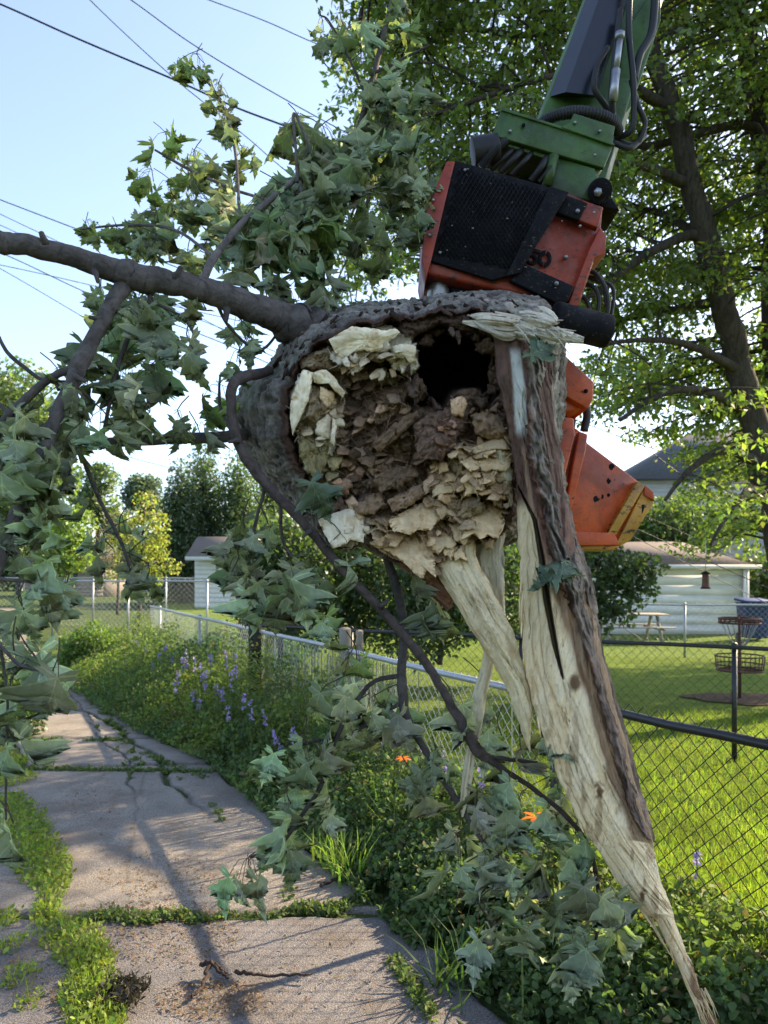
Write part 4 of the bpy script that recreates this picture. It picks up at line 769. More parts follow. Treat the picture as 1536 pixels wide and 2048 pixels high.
CL = {
'slant': [(385,140,26,22,9,3.55,36,YG),(360,150,14,22,4,3.55,34,YG),(440,218,20,42,15,3.5,40),(445,262,16,22,6,3.5,38),(335,298,34,20,10,3.5,40,YG),(395,340,44,28,15,3.5,42),(375,362,20,20,6,3.4,40,YG),(482,335,27,28,10,3.4,42),(290,370,24,16,7,3.5,36,YG),(335,395,22,28,8,3.5,36,YG),(462,388,18,20,6,3.4,38),(385,400,20,15,4,3.4,36),(180,478,28,18,9,3.4,42,YG),(230,485,20,14,7,3.4,42,YG),(290,462,38,28,16,3.4,44),(340,450,33,38,16,3.4,44),(400,440,33,42,16,3.3,50),(440,430,33,33,13,3.3,50),(375,528,20,14,6,3.3,40),(412,515,14,20,5,3.3,42),(300,500,40,18,8,3.3,42),(460,480,25,25,8,3.0,55),
  (590,290,26,42,9,2.95,60),(625,320,30,45,8,2.95,62),(650,312,32,42,10,2.9,62),(615,385,58,54,24,2.85,70),(680,385,44,56,20,2.85,70),(520,460,38,44,15,2.8,68),(565,485,56,48,20,2.75,74),(620,480,46,52,18,2.75,74),(500,530,42,42,11,2.7,74),(700,440,28,50,8,2.85,60),(640,560,26,30,6,2.8,58),(560,560,36,22,7,2.8,58),(578,612,22,20,4,2.8,48),(560,420,40,30,12,2.85,66)],
'rise': [(645,78,14,22,3,3.1,48),(668,90,12,12,2,3.1,44),(690,92,16,30,4,3.1,56),(722,92,26,30,6,3.1,66),(805,55,22,36,6,3.1,50),(790,20,25,20,4,3.1,45),(745,235,36,52,16,3.05,60),(772,290,38,56,16,3.05,60),(800,190,28,46,10,3.1,52),(818,330,38,56,14,3.0,58),(860,395,26,40,8,3.0,54),(740,415,36,40,10,3.0,58),(798,455,44,46,13,3.0,62),(770,520,24,24,6,3.0,56),(715,300,20,50,8,3.0,56),(835,280,20,40,6,3.1,50),(800,395,30,30,8,3.0,56)],
'main': [(212,600,22,26,8,2.6,52),(250,650,56,46,20,2.55,72),(312,640,46,46,16,2.55,76),(335,690,38,33,10,2.55,66),(375,735,28,34,6,2.5,90),(392,632,12,28,4,2.55,50),(205,715,36,44,15,2.5,66),(245,770,44,42,15,2.45,74),(290,800,40,42,14,2.5,78),(320,760,30,30,7,2.5,66),(262,845,48,28,9,2.5,62),(235,900,34,16,6,2.5,50),(352,856,16,18,4,2.6,50),(440,808,33,24,10,2.75,50,YG),(475,745,20,36,6,2.7,48),(500,700,18,24,5,2.7,48),(395,878,26,10,4,2.7,46),(480,660,14,20,3,2.8,44)],
'down': [(150,850,44,54,15,2.3,84),(62,885,52,54,15,2.2,92),(18,965,40,56,11,2.15,96),(118,965,52,62,16,2.25,92),(62,1065,48,50,13,2.2,80),(20,1060,30,50,7,2.15,84),(182,1055,22,36,6,2.4,70),(240,1095,36,44,10,2.5,62),(252,1165,28,44,10,2.5,58),(292,1168,20,24,5,2.5,52),(205,1115,18,30,5,2.5,56),(62,1185,54,44,11,2.15,88),(142,1205,42,28,7,2.15,78),(30,1265,40,40,7,2.1,84),(95,960,40,90,10,2.3,80),(200,880,40,40,8,2.35,70),(110,800,40,40,8,2.35,74)],
'near2': [(60,1375,60,52,9,2.0,98),(112,1395,34,44,5,1.98,104),(20,1440,30,50,7,1.98,100),(20,1530,26,40,6,1.97,90),(14,1680,22,44,5,1.95,86),(25,1330,30,30,5,2.0,84)],
'under': [(490,1100,26,46,6,2.55,84),(520,1080,24,36,4,2.55,76),(500,1180,32,54,10,2.5,70),(560,1190,42,46,11,2.5,76),(622,1185,34,44,9,2.5,66),(650,1255,24,42,5,2.5,60),(480,1160,24,28,5,2.5,56)],
'drop': [(690,1118,30,32,5,2.38,64),(820,1175,16,24,4,2.55,50),(862,1250,36,36,7,2.55,64),(700,1362,32,44,8,2.5,62),(715,1330,30,20,4,2.5,50,YG),(800,1420,44,38,8,2.5,74),(650,1435,46,46,9,2.5,68),(702,1470,34,36,8,2.5,62),(602,1530,44,52,12,2.48,70),(640,1570,36,46,9,2.48,66),(575,1640,40,44,8,2.42,68),(560,1700,32,36,8,2.42,66),(485,1775,38,40,9,2.4,70),(540,1560,30,40,5,2.45,60),(640,1640,24,26,4,2.46,50),(870,1565,36,46,9,2.47,62),(835,1600,30,40,6,2.47,58),(755,1440,30,30,4,2.5,60)],
'hoop': [(905,1430,28,34,5,2.5,60),(960,1400,38,34,5,2.5,66),(958,1650,62,54,18,2.45,64),(1045,1555,54,44,9,2.45,66),(1082,1500,34,30,6,2.45,60),(1045,1650,70,50,16,2.45,66),(905,1735,54,54,13,2.45,62),(980,1770,60,62,20,2.44,66),(1080,1765,70,60,20,2.44,66),(1150,1700,44,44,9,2.44,66),(1188,1820,52,56,17,2.42,72),(1100,1875,70,54,18,2.42,70),(965,1860,44,44,9,2.42,62),(1162,1930,40,44,10,2.38,86),(1215,1880,34,30,7,2.42,66),(1000,1490,30,30,4,2.46,60),(1120,1600,40,30,6,2.46,60)]}
rl = np.random.default_rng(11)
for key, cl in CL.items():
    mb = MB()
    for c in cl: c = list(c); c[4] = max(2, round(c[4] * (.33 if key in ('down', 'near2') else .38 if key == 'main' else .60 if key in ('slant', 'rise') else .46 if key == 'hoop' else .54))); cluster(mb, *c[:7], rl, *([c[7]] if len(c) > 7 else []))
    mb.build('foliage', M['maple'], LM[key])
for x, y, D, L, al, nr in ((622,965,2.34,88,(.45,0,-.9),(0,-1,.2)),(1125,1150,2.28,72,(-.9,-.1,-.2),(.1,-.6,.9)),(1095,1140,2.30,80,(1,-.1,.1),(.1,-.5,.9)),(1062,715,2.33,64,(.8,0,.6),(0,-1,.5))):
    mb = MB(); leaves(mb, P(x, y, D)[None], frame(np.array([al], float), np.array([nr], float)), np.array([L / F0 * D]), np.array([.35]), np.array([.5]), np.array([[.11, .155, .11]]), np.array([1.0]), np.array([.9])); mb.build('caught_leaf', M['maple'], trunk)
# ================================================================ grapple head on the green boom
gs = thing('grapple_machine', 'orange grapple head marked 50 hanging from a green hydraulic boom and clamping the torn trunk', 'tree grapple', P(1150, 500, 3.1))
def poly(pts, D, th, m, name, parent, bev=.006, tiltx=0.0, tilty=0.0):
    """pts px; D at the first point, tilt = metres per px"""
    x0, y0 = pts[0]; A = np.array([P(x, y, D + (x - x0) * tiltx + (y - y0) * tilty) for x, y in pts]); mb = MB(); mb.prism(A, (0, th, 0)); return mb.build(name, m, parent, bevel=bev)
def cyl(mb, a, b, r, k=24, c=(1, 1, 1), m=0): mb.tube(np.linspace(a, b, 2), r, k, c, m)
def cyl_o(a, b, r, m, name, parent, bev=.004): mb = MB(); cyl(mb, a, b, r); return mb.build(name, m, parent, smooth=False, bevel=bev)
def hose(mb, pts, r, corr=False, c=(1, 1, 1)):
    mb = MB()
    p = spline([P(*q) for q in pts], 26); rr = np.full(len(p), r)
    if corr: p = spline([P(*q) for q in pts], 150); rr = r * (1 + .13 * np.sign(np.sin(np.arange(150) * 1.57 + .7)))
    mb.tube(p, rr, 10, c); mb.build('corrugated_hose' if corr else 'hose', M['rubber'], gs, smooth=True)
# boom: long box section, widening upwards, with dark wear plate
def boomsec(x0, x1, y, D0, D1): return [P(x0, y, D0), P(x0 + 10, y, D0 - .03), P(x1 - 14, y, D0 - .03), P(x1, y, D0), P(x1, y, D1), P(x0, y, D1)]
def quadrow(y): 
    t = (y - 240) / 240.0; return 1073 - t * -101 * 1, 0
mb = MB()
def line(y, a, b): return a[0] + (y - a[1]) * (b[0] - a[0]) / (b[1] - a[1])
secs = []
for y in (390, 240, 0, -600, -1500):
    xl = line(y, (1073, 240), (1166, 0)); xr = line(y, (1203, 390), (1320, 0)) if y < 391 else 1200
    D0 = 3.25 + (390 - y) * .0002
    secs.append(np.array([P(xl, y, D0 + .06), P(xl + 6, y, D0), P(xr - 8, y + 20, D0), P(xr, y + 20, D0 + .08), P(xr, y + 20, D0 + .34), P(xl, y, D0 + .34)]))
mb.grid(np.array(secs), (1, 1, 1), 0, True); mb.add(secs[0], [np.arange(6)[::-1]]); mb.add(secs[-1], [np.arange(6)])
boom = mb.build('boom', M['green'], gs, bevel=.006)
# dark two-facet wear plate on the boom
mb = MB(); mb.add([P(1100,193,3.285),P(1131,184,3.215),P(1290,-260,3.28),P(1265,-260,3.36)], [np.arange(4)])
mb.add([P(1131,184,3.215),P(1188,190,3.225),P(1340,-260,3.29),P(1290,-260,3.28)], [np.arange(4)])
mb.add([P(1188,190,3.225),P(1192,196,3.262),P(1345,-260,3.37),P(1340,-260,3.29)], [np.arange(4)])
mb.add([P(1100,193,3.285),P(1192,196,3.262),P(1188,190,3.225),P(1131,184,3.215)], [np.arange(4)])
mb.build('wear_plate', M['gloss'], boom)
# right hand web of the boom
poly([(1250,60),(1322,-40),(1322,40),(1262,215),(1232,250),(1225,235)], 3.30, .05, M['green'], 'boom_web', boom)
mb = MB()
hose(mb, [(1262,-60,3.2),(1258,60,3.17),(1266,150,3.16),(1268,215,3.18),(1262,262,3.2),(1230,275,3.24)], .013)
hose(mb, [(1312,-40,3.22),(1304,60,3.2),(1280,110,3.18),(1268,160,3.18)], .017)
hose(mb, [(1215,95,3.2),(1195,130,3.17),(1188,175,3.17),(1210,210,3.2),(1225,235,3.22)], .012)
hose(mb, [(1240,20,3.2),(1232,100,3.16),(1224,180,3.15),(1226,240,3.2)], .014)
hose(mb, [(1262,160,3.18),(1276,210,3.18),(1290,250,3.2),(1270,290,3.22),(1230,280,3.25)], .011)
hose(mb, [(1226,285,3.2),(1260,296,3.2),(1290,270,3.24)], .012)
mb = MB(); cyl(mb, P(1241,72,3.14), P(1232,140,3.14), .013); cyl(mb, P(1232,140,3.14), P(1226,200,3.14), .018); cyl(mb, P(1240,66,3.14), P(1239,78,3.14), .02)
mb.build('hose_fitting', M['steel'], gs)
mb = MB(); hose(mb, [(1080,252,3.12),(1096,238,3.09),(1125,228,3.07),(1160,224,3.08),(1200,230,3.1),(1226,244,3.14),(1236,262,3.2)], .022, True)
hose(mb, [(962,335,3.02),(985,305,3.0),(1010,282,3.02),(1030,270,3.08)], .018, True)
mb = MB()
for k, (a, b) in enumerate((((982,340),(1040,284)),((1000,345),(1055,288)),((1022,350),(1072,296)),((1062,362),(1100,305)),((1078,365),(1118,310)))):
    hose(mb, [(a[0], a[1], 3.06), ((a[0] + b[0]) / 2 + 4, (a[1] + b[1]) / 2 - 3, 3.03), (b[0], b[1], 3.08)], .011 + .003 * (k % 2))
# green cross bracket
br = poly([(1004,216),(1228,288),(1208,336),(984,270)], 3.0, .022, M['green'], 'bracket', gs, .004, .0003)
poly([(1004,214),(1228,286),(1230,291),(1003,220)], 2.992, .26, M['green'], 'bracket_flange', br, .002, .0003)
poly([(984,268),(1208,334),(1192,350),(990,284)], 3.02, .2, M['green'], 'bracket_flange', br, .002, .0003)
poly([(1148,226),(1230,252),(1224,290),(1122,254),(1140,244)], 3.03, .02, M['green'], 'bracket_tab', br, .003, .0003)
mb = MB(); cyl(mb, P(1047,250,2.995), P(1047,250,3.03), .007, 16); mb.build('bolt_hole', M['black'], br)
poly([(990,274),(1003,280),(998,330),(980,338)], 3.06, .03, M['green'], 'bracket_leg', br); poly([(1108,312),(1190,336),(1215,400),(1180,402),(1095,380)], 3.06, .3, M['green'], 'knuckle', gs)
mb = MB(); cyl(mb, P(1108,312,3.04), P(1094,372,3.04), .02); mb.build('bracket_leg', M['green'], br)
poly([(1030,296),(1100,318),(1092,362),(1010,352)], 3.22, .1, M['green'], 'inner_link', gs)
cyl_o(P(972,302,3.06), P(972,302,3.3), .062, M['rubber'], 'pivot_drum', gs); cyl_o(P(945,306,3.04), P(996,296,3.04), .058, M['rubber'], 'pivot_drum', gs)
cyl_o(P(1200,382,2.98), P(1200,382,3.3), .048, M['black'], 'pivot_pin', gs); mb = MB(); cyl(mb, P(1196,384,2.972), P(1196,384,3.0), .017, 6); mb.build('pin_bolt', M['steel'], gs)
poly([(1170,352),(1206,366),(1228,400),(1240,420),(1190,412),(1160,398)], 3.08, .2, M['black'], 'pivot_guard', gs)
# rotator housing
hs = poly([(893,322),(1120,378),(1207,412),(1203,452),(1212,470),(1210,505),(1192,512),(1158,612),(1120,605),(853,548),(845,505),(850,420)], 2.98, .42, M['orange'], 'rotator_housing', gs, .012, .00016)
poly([(893,322),(910,322),(862,522),(852,556),(843,520),(852,424)], 2.94, .2, M['orange'], 'housing_side', hs, .004)
poly([(1166,400),(1207,414),(1196,455),(1152,438)], 2.972, .04, M['orange'], 'corner_block', hs, .004)
poly([(1200,455),(1213,470),(1211,508),(1188,516),(1152,618),(1134,614),(1178,500)], 2.985, .3, M['orange'], 'edge_flange', hs, .004)
gd = poly([(910,320),(1134,384),(1128,400),(1064,498),(1030,548),(985,560),(857,520)], 2.955, .018, M['black'], 'guard_plate', gs, .003)
# expanded metal over the guard
mb = MB(); r5 = np.random.default_rng(5)
gp = [(918,330),(1126,388),(1056,500),(1022,540),(868,512)]
for sgn in (1, -1):
    for k in range(-60, 90):
        x0 = 860 + k * 9; pts = [(x0 + t * sgn * .62, 320 + t) for t in np.arange(0, 240, 6.0)]
        ins = [inpoly(np.array([p[0]]), np.array([p[1]]), gp)[0] for p in pts]; run = [p for p, i in zip(pts, ins) if i]
        if len(run) > 2: mb.tube(np.array([P(x, y, 2.948 + (0.003 if sgn > 0 else 0)) for x, y in run[::len(run) - 1]]), .0022, 4)
mb.build('mesh_guard', M['black'], gs)
poly([(1100,372),(1138,384),(1040,545),(1012,552)], 2.94, .02, M['black'], 'guard_edge', gs, .002)
for q, name, bolt in (([(1128,388),(1176,406),(1158,440),(1112,424)], 'strap', (1155,422)), ([(1050,528),(1148,572),(1137,600),(1120,608),(1020,560)], 'strap', (1113,567))):
    s_ = poly(q, 2.962, .03, M['black'], name, gs, .003); mb = MB(); cyl(mb, P(*bolt, 2.952), P(*bolt, 2.99), .0095, 6); mb.build('bolt', M['steel'], s_)
for bx, by, bD in ((1188,425,2.97),(1160,452,2.98),(870,350,2.93),(866,400,2.93),(858,470,2.93),(1100,590,2.965),(1020,262,2.99),(1190,310,2.995),(1150,245,3.02),(1200,262,3.02),(930,340,2.945),(1100,388,2.945),(880,505,2.945)):
    mb = MB(); cyl(mb, P(bx, by, bD), P(bx, by, bD + .03), .0065, 6); mb.build('bolt', M['steel'], gs)
mb = MB(); cyl(mb, P(1132,514,2.985), P(1132,514,3.06), .009, 6); mb.build('bolt', M['steel'], gs)
r6 = np.random.default_rng(66); mb = MB()
for k in range(34):
    q = (r6.uniform(870, 1200), r6.uniform(335, 600))
    if not inpoly(np.array([q[0]]), np.array([q[1]]), [(918,330),(1200,410),(1150,600),(868,530)])[0]: continue
    c_ = P(q[0], q[1], 2.94); L_ = r6.uniform(.0015, .005); mb.add(CUB * [L_, .0015, L_ * .5] @ np.array(rotz(np.array(0.))) + c_, CF, np.array([.3, .25, .18]) * r6.uniform(.3, 1.0))
mb.build('wood_chips', M['wood'], gd)['kind'] = 'stuff'
# number 50 in block stencil figures
def glyph(pts_list, ox, oy, w, h, sk=.16):
    mb = MB()
    for pl in pts_list: mb.prism([P(ox + x * w + y * h * -.12, oy + y * h + x * w * .27, 3.0) for x, y in pl], (0, .006, 0))
    return mb
def numeral():
    mb = MB(); D0 = 2.995
    def T(ox, oy, w, h, x, y): return P(ox + x * w - (y - .5) * h * .22, oy + y * h + (x - .5) * w * .27, D0)
    def arc(cx, cy, r0, r1, a0, a1, sx, sy, ox, oy, w, h, n=14):
        a = np.linspace(R(a0), R(a1), n); o = [T(ox, oy, w, h, cx + math.cos(t) * r1 * sx, cy - math.sin(t) * r1 * sy) for t in a]; i = [T(ox, oy, w, h, cx + math.cos(t) * r0 * sx, cy - math.sin(t) * r0 * sy) for t in a]
        for k in range(n - 1): mb.prism([o[k], i[k], i[k + 1], o[k + 1]], (0, .004, 0))
    def rect(a, b, ox, oy, w, h): mb.prism([T(ox, oy, w, h, a[0], a[1]), T(ox, oy, w, h, b[0], a[1]), T(ox, oy, w, h, b[0], b[1]), T(ox, oy, w, h, a[0], b[1])], (0, .004, 0))
    O5 = (1052, 497, 26, 32); rect((.1, 0), (1, .24), *O5); rect((.1, 0), (.38, .52), *O5); arc(.45, .66, .16, .40, -150, 130, 1.35, .85, *O5)
    O0 = (1076, 501, 27, 33); arc(.5, .5, .22, .5, 95, 265, 1, 1, *O0); arc(.5, .5, .22, .5, -85, 85, 1, 1, *O0)
    return mb
numeral().build('number_marking', M['black'], gs)
# rotator ring, grey sleeve, black cylinder under the housing
cyl_o(P(900,575,3.12), P(1120,632,3.12), .045, M['black'], 'slew_ring', gs)
cyl_o(P(880,546,3.08), P(876,604,3.08), .047, M['steel'], 'sleeve', gs, .006)
poly([(905,555),(1130,610),(1128,650),(900,600)], 3.05, .3, M['black'], 'slew_plate', gs)
cyl_o(P(1105,636,2.78), P(1216,664,2.82), .062, M['black'], 'hydraulic_cylinder', gs, .008)
mb = MB()
hose(mb, [(1166,540,3.1),(1192,548,3.06),(1212,580,3.05),(1216,620,3.06),(1200,648,3.08)], .009); hose(mb, [(1156,570,3.12),(1184,572,3.08),(1198,600,3.07),(1192,640,3.08)], .009)
hose(mb, [(1150,590,3.12),(1172,600,3.08),(1178,625,3.08),(1165,645,3.08)], .009); hose(mb, [(1176,555,3.14),(1225,575,3.1),(1222,640,3.1)], .007); hose(mb, [(1150,552,3.14),(1200,560,3.08),(1212,612,3.08)], .006)
hose(mb, [(1140,812,3.2),(1144,840,3.2),(1140,880,3.2)], .016); hose(mb, [(1168,800,3.2),(1174,830,3.2),(1168,862,3.2)], .018)
# upper clamp link and lower saw box
poly([(1060,690),(1122,702),(1188,764),(1186,800),(1176,818),(1120,786),(1060,780)], 2.98, .30, M['orange2'], 'clamp_link', gs, .006)
poly([(1060,780),(1120,786),(1172,816),(1130,824),(1098,818),(1060,808)], 3.02, .22, M['orange2'], 'clamp_link', gs, .006)
mb = MB(); cyl(mb, P(1172,782,2.97), P(1172,782,3.0), .008, 16); cyl(mb, P(1116,838,2.96), P(1116,838,3.3), .036, 20); mb.build('pivot_pin', M['black'], gs)
sb = poly([(1080,862),(1160,862),(1176,886),(1290,972),(1240,1090),(1160,1092),(1080,1080)], 2.96, .34, M['orange2'], 'saw_box', gs, .008, .0004)
poly([(1116,832),(1148,836),(1150,870),(1128,960),(1122,1040),(1100,1060),(1096,900)], 2.90, .06, M['orange2'], 'saw_rib', sb, .006)
poly([(1158,862),(1176,868),(1172,900),(1146,1010),(1130,1030),(1140,960)], 2.93, .05, M['orange2'], 'saw_rib', sb, .006)
poly([(1116,832),(1160,862),(1176,886),(1100,900)], 3.1, .1, M['orange2'], 'saw_neck', sb, .006)
poly([(1276,962),(1290,972),(1232,1070),(1216,1066)], 2.995, .31, M['yellow'], 'yellow_band', sb, .002, .0003)
ep = poly([(1290,972),(1306,984),(1308,1006),(1262,1080),(1242,1092),(1232,1088),(1252,1050)], 3.02, .28, M['yellow'], 'end_plate', sb, .004, .0003)
poly([(1290,970),(1308,984),(1309,1002),(1288,990)], 3.01, .30, M['orange2'], 'end_cap', sb, .003)
mb = MB(); a = np.linspace(0, 2 * np.pi, 24, endpoint=False); cc, ss = math.cos(R(-56)), math.sin(R(-56))
mb.prism([P(1270 + math.cos(t) * 32 * cc - math.sin(t) * 8 * -ss * -1, 1036 + math.cos(t) * 32 * ss + math.sin(t) * 8 * cc, 3.018) for t in a][::1], (0, .012, 0)); mb.build('end_opening', M['black'], ep)
poly([(1150,1088),(1240,1092),(1232,1100),(1160,1100)], 3.0, .2, M['yellow'], 'base_strip', sb, .003)
poly([(1080,1060),(1228,1066),(1240,1090),(1080,1092)], 2.975, .02, M['orange2'], 'lower_flange', sb, .003)
for x, y, r in ((1218,934,8),(1212,962,6),(1186,998,7),(1200,994,5),(1212,990,5),(1240,1010,4),(1236,1020,4),(1228,1030,3),(1225,960,4),(1200,1034,3),(1196,1045,3),(1262,962,3)):
    mb = MB(); lump(mb, P(x, y, 2.962 + (x - 1080) * .0004), r / F0 * 3 * 1.1, (1, 1, 1), x, (1.4, .12, 1)); mb.build('scuff', M['black'], sb)
# ================================================================ fences
def chain(A, B, h, c, r, name, mt, parent, z0=.03, sag=None):
    A = np.array(A, float); B = np.array(B, float); L = np.linalg.norm(B - A); t = (B - A) / L; nrm = np.array([-t[1], t[0], 0])
    nw = int(L / c); K = int((h - z0 + .03) / c); i = np.arange(nw)[:, None]; k = np.arange(K + 1)[None]
    x = (i + ((i + k) % 2)) * c; z = z0 + k * c + 0 * i; rg = np.random.default_rng(int(L * 100))
    wob = (fbm(v3(x * 1.3, z * 2, 0), 61, 3) - .5) * .05
    P_ = A + x[..., None] * t + np.stack([0 * x, 0 * x, z], -1) + (wob + .003 * ((i + k) % 2))[..., None] * nrm
    off = np.stack([t * r * 1.1, nrm * r, -t * r * 1.1, -nrm * r]); V = P_[:, :, None] + off[None, None]
    idx = np.arange(nw * (K + 1) * 4).reshape(nw, K + 1, 4); a = idx[:, :-1]; b_ = idx[:, 1:]
    F_ = np.stack([a, np.roll(a, -1, 2), np.roll(b_, -1, 2), b_], -1).reshape(-1, 4)
    mb = MB(); mb.add(V.reshape(-1, 3), F_); return mb.build(name, mt, parent)
def fence(label, A, B, h, cell, wr, posts, mt, rr=.021, pr=.024, wm=None, cat='fence', over=.02, toprail=True):
    A = np.array([*A, 0.]); B = np.array([*B, 0.]); t = (B - A) / np.linalg.norm(B - A)
    f = thing('chain_link_fence', label, cat, A)
    chain(A, B, h + over + .012, cell, wr, 'wire_mesh', wm or mt, f)
    if toprail:
        mb = MB(); mb.tube(np.linspace(A + [0, 0, h - .005], B + [0, 0, h - .005], 12) + np.array([[0, 0, .006 * math.sin(k * 1.7)] for k in range(12)]), rr, 12); mb.build('top_rail', mt, f, smooth=True)
    for q in posts:
        p = A + t * q; mb = MB(); n_ = np.array([-t[1], t[0], 0]) * .03; mb.tube(np.array([p + n_, p + n_ + [0, 0, h + .005]]), pr, 12); o = mb.build('post', mt, f)
        mb = MB(); mb.tube(np.array([p + n_ + [0, 0, h + .006], p + n_ + [0, 0, h + .03], p + n_ + [0, 0, h + .045]]), np.array([pr * 1.2, pr * 1.15, pr * .3]), 12); mb.build('post_cap', mt, o)
    return f, A, t
def FL(D): return (fenceX(D), D)
fb, A, t = fence('black chain link fence passing behind the long cream splinter beside the shaded weeds', FL(4.05), FL(1.3), 1.10, .043, .0028, (0.02, 2.95), M['fblack'])
fa, A, t = fence('long chain link fence with pale top rail and privacy slats beside the alley weeds', FL(15.6), FL(4.1), 1.10, .042, .0024, (.9, 4.4), M['galv'])
mb = MB(); rg = np.random.default_rng(8); La = np.linalg.norm(np.array([*FL(15.6)]) - np.array([*FL(4.1)]))
s0 = (15.6 - 8.7) / (15.6 - 4.1) * La; nrm = np.array([-t[1], t[0], 0])
for k in range(int((La - .2 - s0) / .031)):
    s_ = s0 + k * .031
    if s_ > (15.6 - 5.6) / (15.6 - 4.1) * La and k % 9 != 4: continue
    s_ = s0 + k * .031; w = .017 * rg.uniform(.85, 1.1); p = A + t * s_ + nrm * .004 + [0, 0, .05]; an = rg.normal(.0, .25); w_ = t * w * math.cos(an) + nrm * w * math.sin(an); h_ = 1.0 + rg.normal(0, .02)
    tp = t * rg.normal(0, .006)
    mb.add(np.array([p, p + w_, p + w_ + tp + [0, 0, h_], p + tp + [0, 0, h_]]), np.array([[0, 1, 2, 3]]), np.array([.10, .12, .105]) * rg.uniform(.15, 1.8))
mb.build('privacy_slats', M['slat'], fa)['kind'] = 'stuff'
C0 = np.array([-2.05, 10.2]); C1 = np.array([4.6, 6.15]); Lc = np.linalg.norm(C1 - C0); tcv = (C1 - C0) / Lc
def sc_at(px): k = (px - 768) / F0; return (C0[0] - k * C0[1]) / (k * tcv[1] - tcv[0])
fence('black chain link cross fence dividing the lawn, its slim post before the disc golf basket', C0, C1, 1.08, .048, .0020, [sc_at(1468), sc_at(1040), sc_at(700)], M['fblack'])
fence('grey chain link fence in front of the white garage', (2.2, 16.2), (9.6, 15.4), 1.13, .06, .0022, [1.2, 4.15, 7.2], M['galv'], .02, .026)
fence('tall grey chain link fence in front of the small white shed', (-8.6, 19.2), (-1.0, 18.6), 1.60, .07, .0026, [.1, 2.1, 4.15, 6.9], M['galv'], .022, .028)
fence('grey chain link fence farthest back on the left, behind the yellow sapling', (-13.5, 26.), (-5.5, 25), 1.65, .09, .003, [1, 3.6, 6.2], M['galv'], .025, .03)
def post(name, label, px, D, ztop, w, mt, cat='post', group=None, zb=0):
    x = (px - 768) / F0 * D; mb = MB(); mb.box((-w / 2, -w / 2, zb), (w / 2, w / 2, ztop - w * .2)); 
    mb.add(np.array([[-w/2, -w/2, ztop - w*.2], [w/2, -w/2, ztop - w*.2], [w/2, w/2, ztop - w*.2], [-w/2, w/2, ztop - w*.2], [-w*.3, -w*.3, ztop], [w*.3, -w*.3, ztop], [w*.3, w*.3, ztop], [-w*.3, w*.3, ztop]]), np.array([[4,5,6,7],[0,1,5,4],[1,2,6,5],[2,3,7,6],[3,0,4,7]]))
    o = mb.build(name, mt, bevel=.004); o.location = (x, D, 0); o.rotation_euler = (0, 0, .45); return tag(o, label, cat, group)
post('wooden_post', 'thick charred looking wooden post where the dark slats begin', 510, 8.75, 1.17, .125, M['postwood'])
post('wooden_stub', 'pale wooden stub post behind the slatted fence, the wider of two', 690, 8.9, 1.13, .11, M['oldwood'])
post('wooden_stub', 'narrow pale wooden stub post behind the slatted fence, nearer the torn trunk', 719, 9.0, 1.09, .07, M['oldwood'])

# ================================================================ buildings
M['siding'] = simple('siding', (.76, .745, .71), .6, .3, 0, .12, 3)
M['siding2'] = simple('siding_tan', (.50, .50, .50), .6, .3, 0, .12, 3)
M['roof_b'] = simple('brown_shingles', (.21, .175, .15), .9, .1, 0, .35, 22, .01, 30); M['roof_g'] = simple('grey_shingles', (.13, .13, .14), .9, .1, 0, .35, 12, .01, 20)
M['trim'] = simple('white_trim', (.68, .68, .66), .5, .3, 0, .1); M['dark'] = simple('dark_glass', (.02, .025, .03), .12, .6, 0, .1)
def siding(mb, x0, x1, y, z0, z1, b_=.17):
    z = z0
    while z < z1 - .01: zz = min(z + b_, z1); mb.prism([(x0, y, z), (x1, y, z), (x1, y, zz), (x0, y, zz)], (0, .05, 0)); mb.box((x0, y - .010, z), (x1, y - .001, z + .008)); z = zz
gr = thing('garage', 'low white sided garage with brown hipped roof across the lawn', 'garage', (8, 24, 0))
mb = MB(); siding(mb, 5.4, 10.62, 22, 0, 2.02, .29); mb.box((5.4, 22.05, 0), (10.6, 28, 2.02)); mb.build('wall', M['siding'], gr)
mb = MB(); mb.box((10.55, 21.93, 0), (10.68, 22.0, 2.0)); mb.build('corner_trim', M['trim'], gr)
mb = MB(); mb.tube([(10.5, 21.86, 1.95), (10.5, 21.86, .1)], .035, 8); mb.build('downspout', M['trim'], gr)
mb = MB(); z0, z1 = 2.0, 2.86; a = [(5.1, 21.7, z0), (10.85, 21.7, z0), (10.85, 28.3, z0), (5.1, 28.3, z0), (7.6, 25, z1), (10.0 - .1, 25, z1)]; B_ = np.array(a); mb.add(B_, [np.array([[0,1,5,4],[2,3,4,5]]), np.array([[1,2,5],[3,0,4]]), np.array([[3,2,1,0]])]); mb.build('roof', M['roof_b'], gr)
mb = MB(); mb.box((5.08, 21.62, 1.93), (10.9, 21.70, 2.05)); mb.build('gutter', M['trim'], gr)
hb = thing('house', 'big pale two storey house with dark grey gable roof showing through the tree crown', 'house', (17, 40, 0))
mb = MB(); siding(mb, 12.3, 26, 36, 0, 6.3, .22); mb.box((12.3, 36.05, 0), (26, 46, 6.3)); mb.build('wall', M['siding2'], hb)
mb = MB(); B_ = np.array([(11.6, 35.4, 6.3), (26.6, 35.4, 6.3), (26.6, 46.6, 6.3), (11.6, 46.6, 6.3), (17, 41, 9.7), (26.6, 41, 9.7)]); mb.add(B_, [np.array([[0,1,5,4],[2,3,4,5]]), np.array([[1,2,5],[3,0,4]]), np.array([[3,2,1,0]])]); mb.build('roof', M['roof_g'], hb)
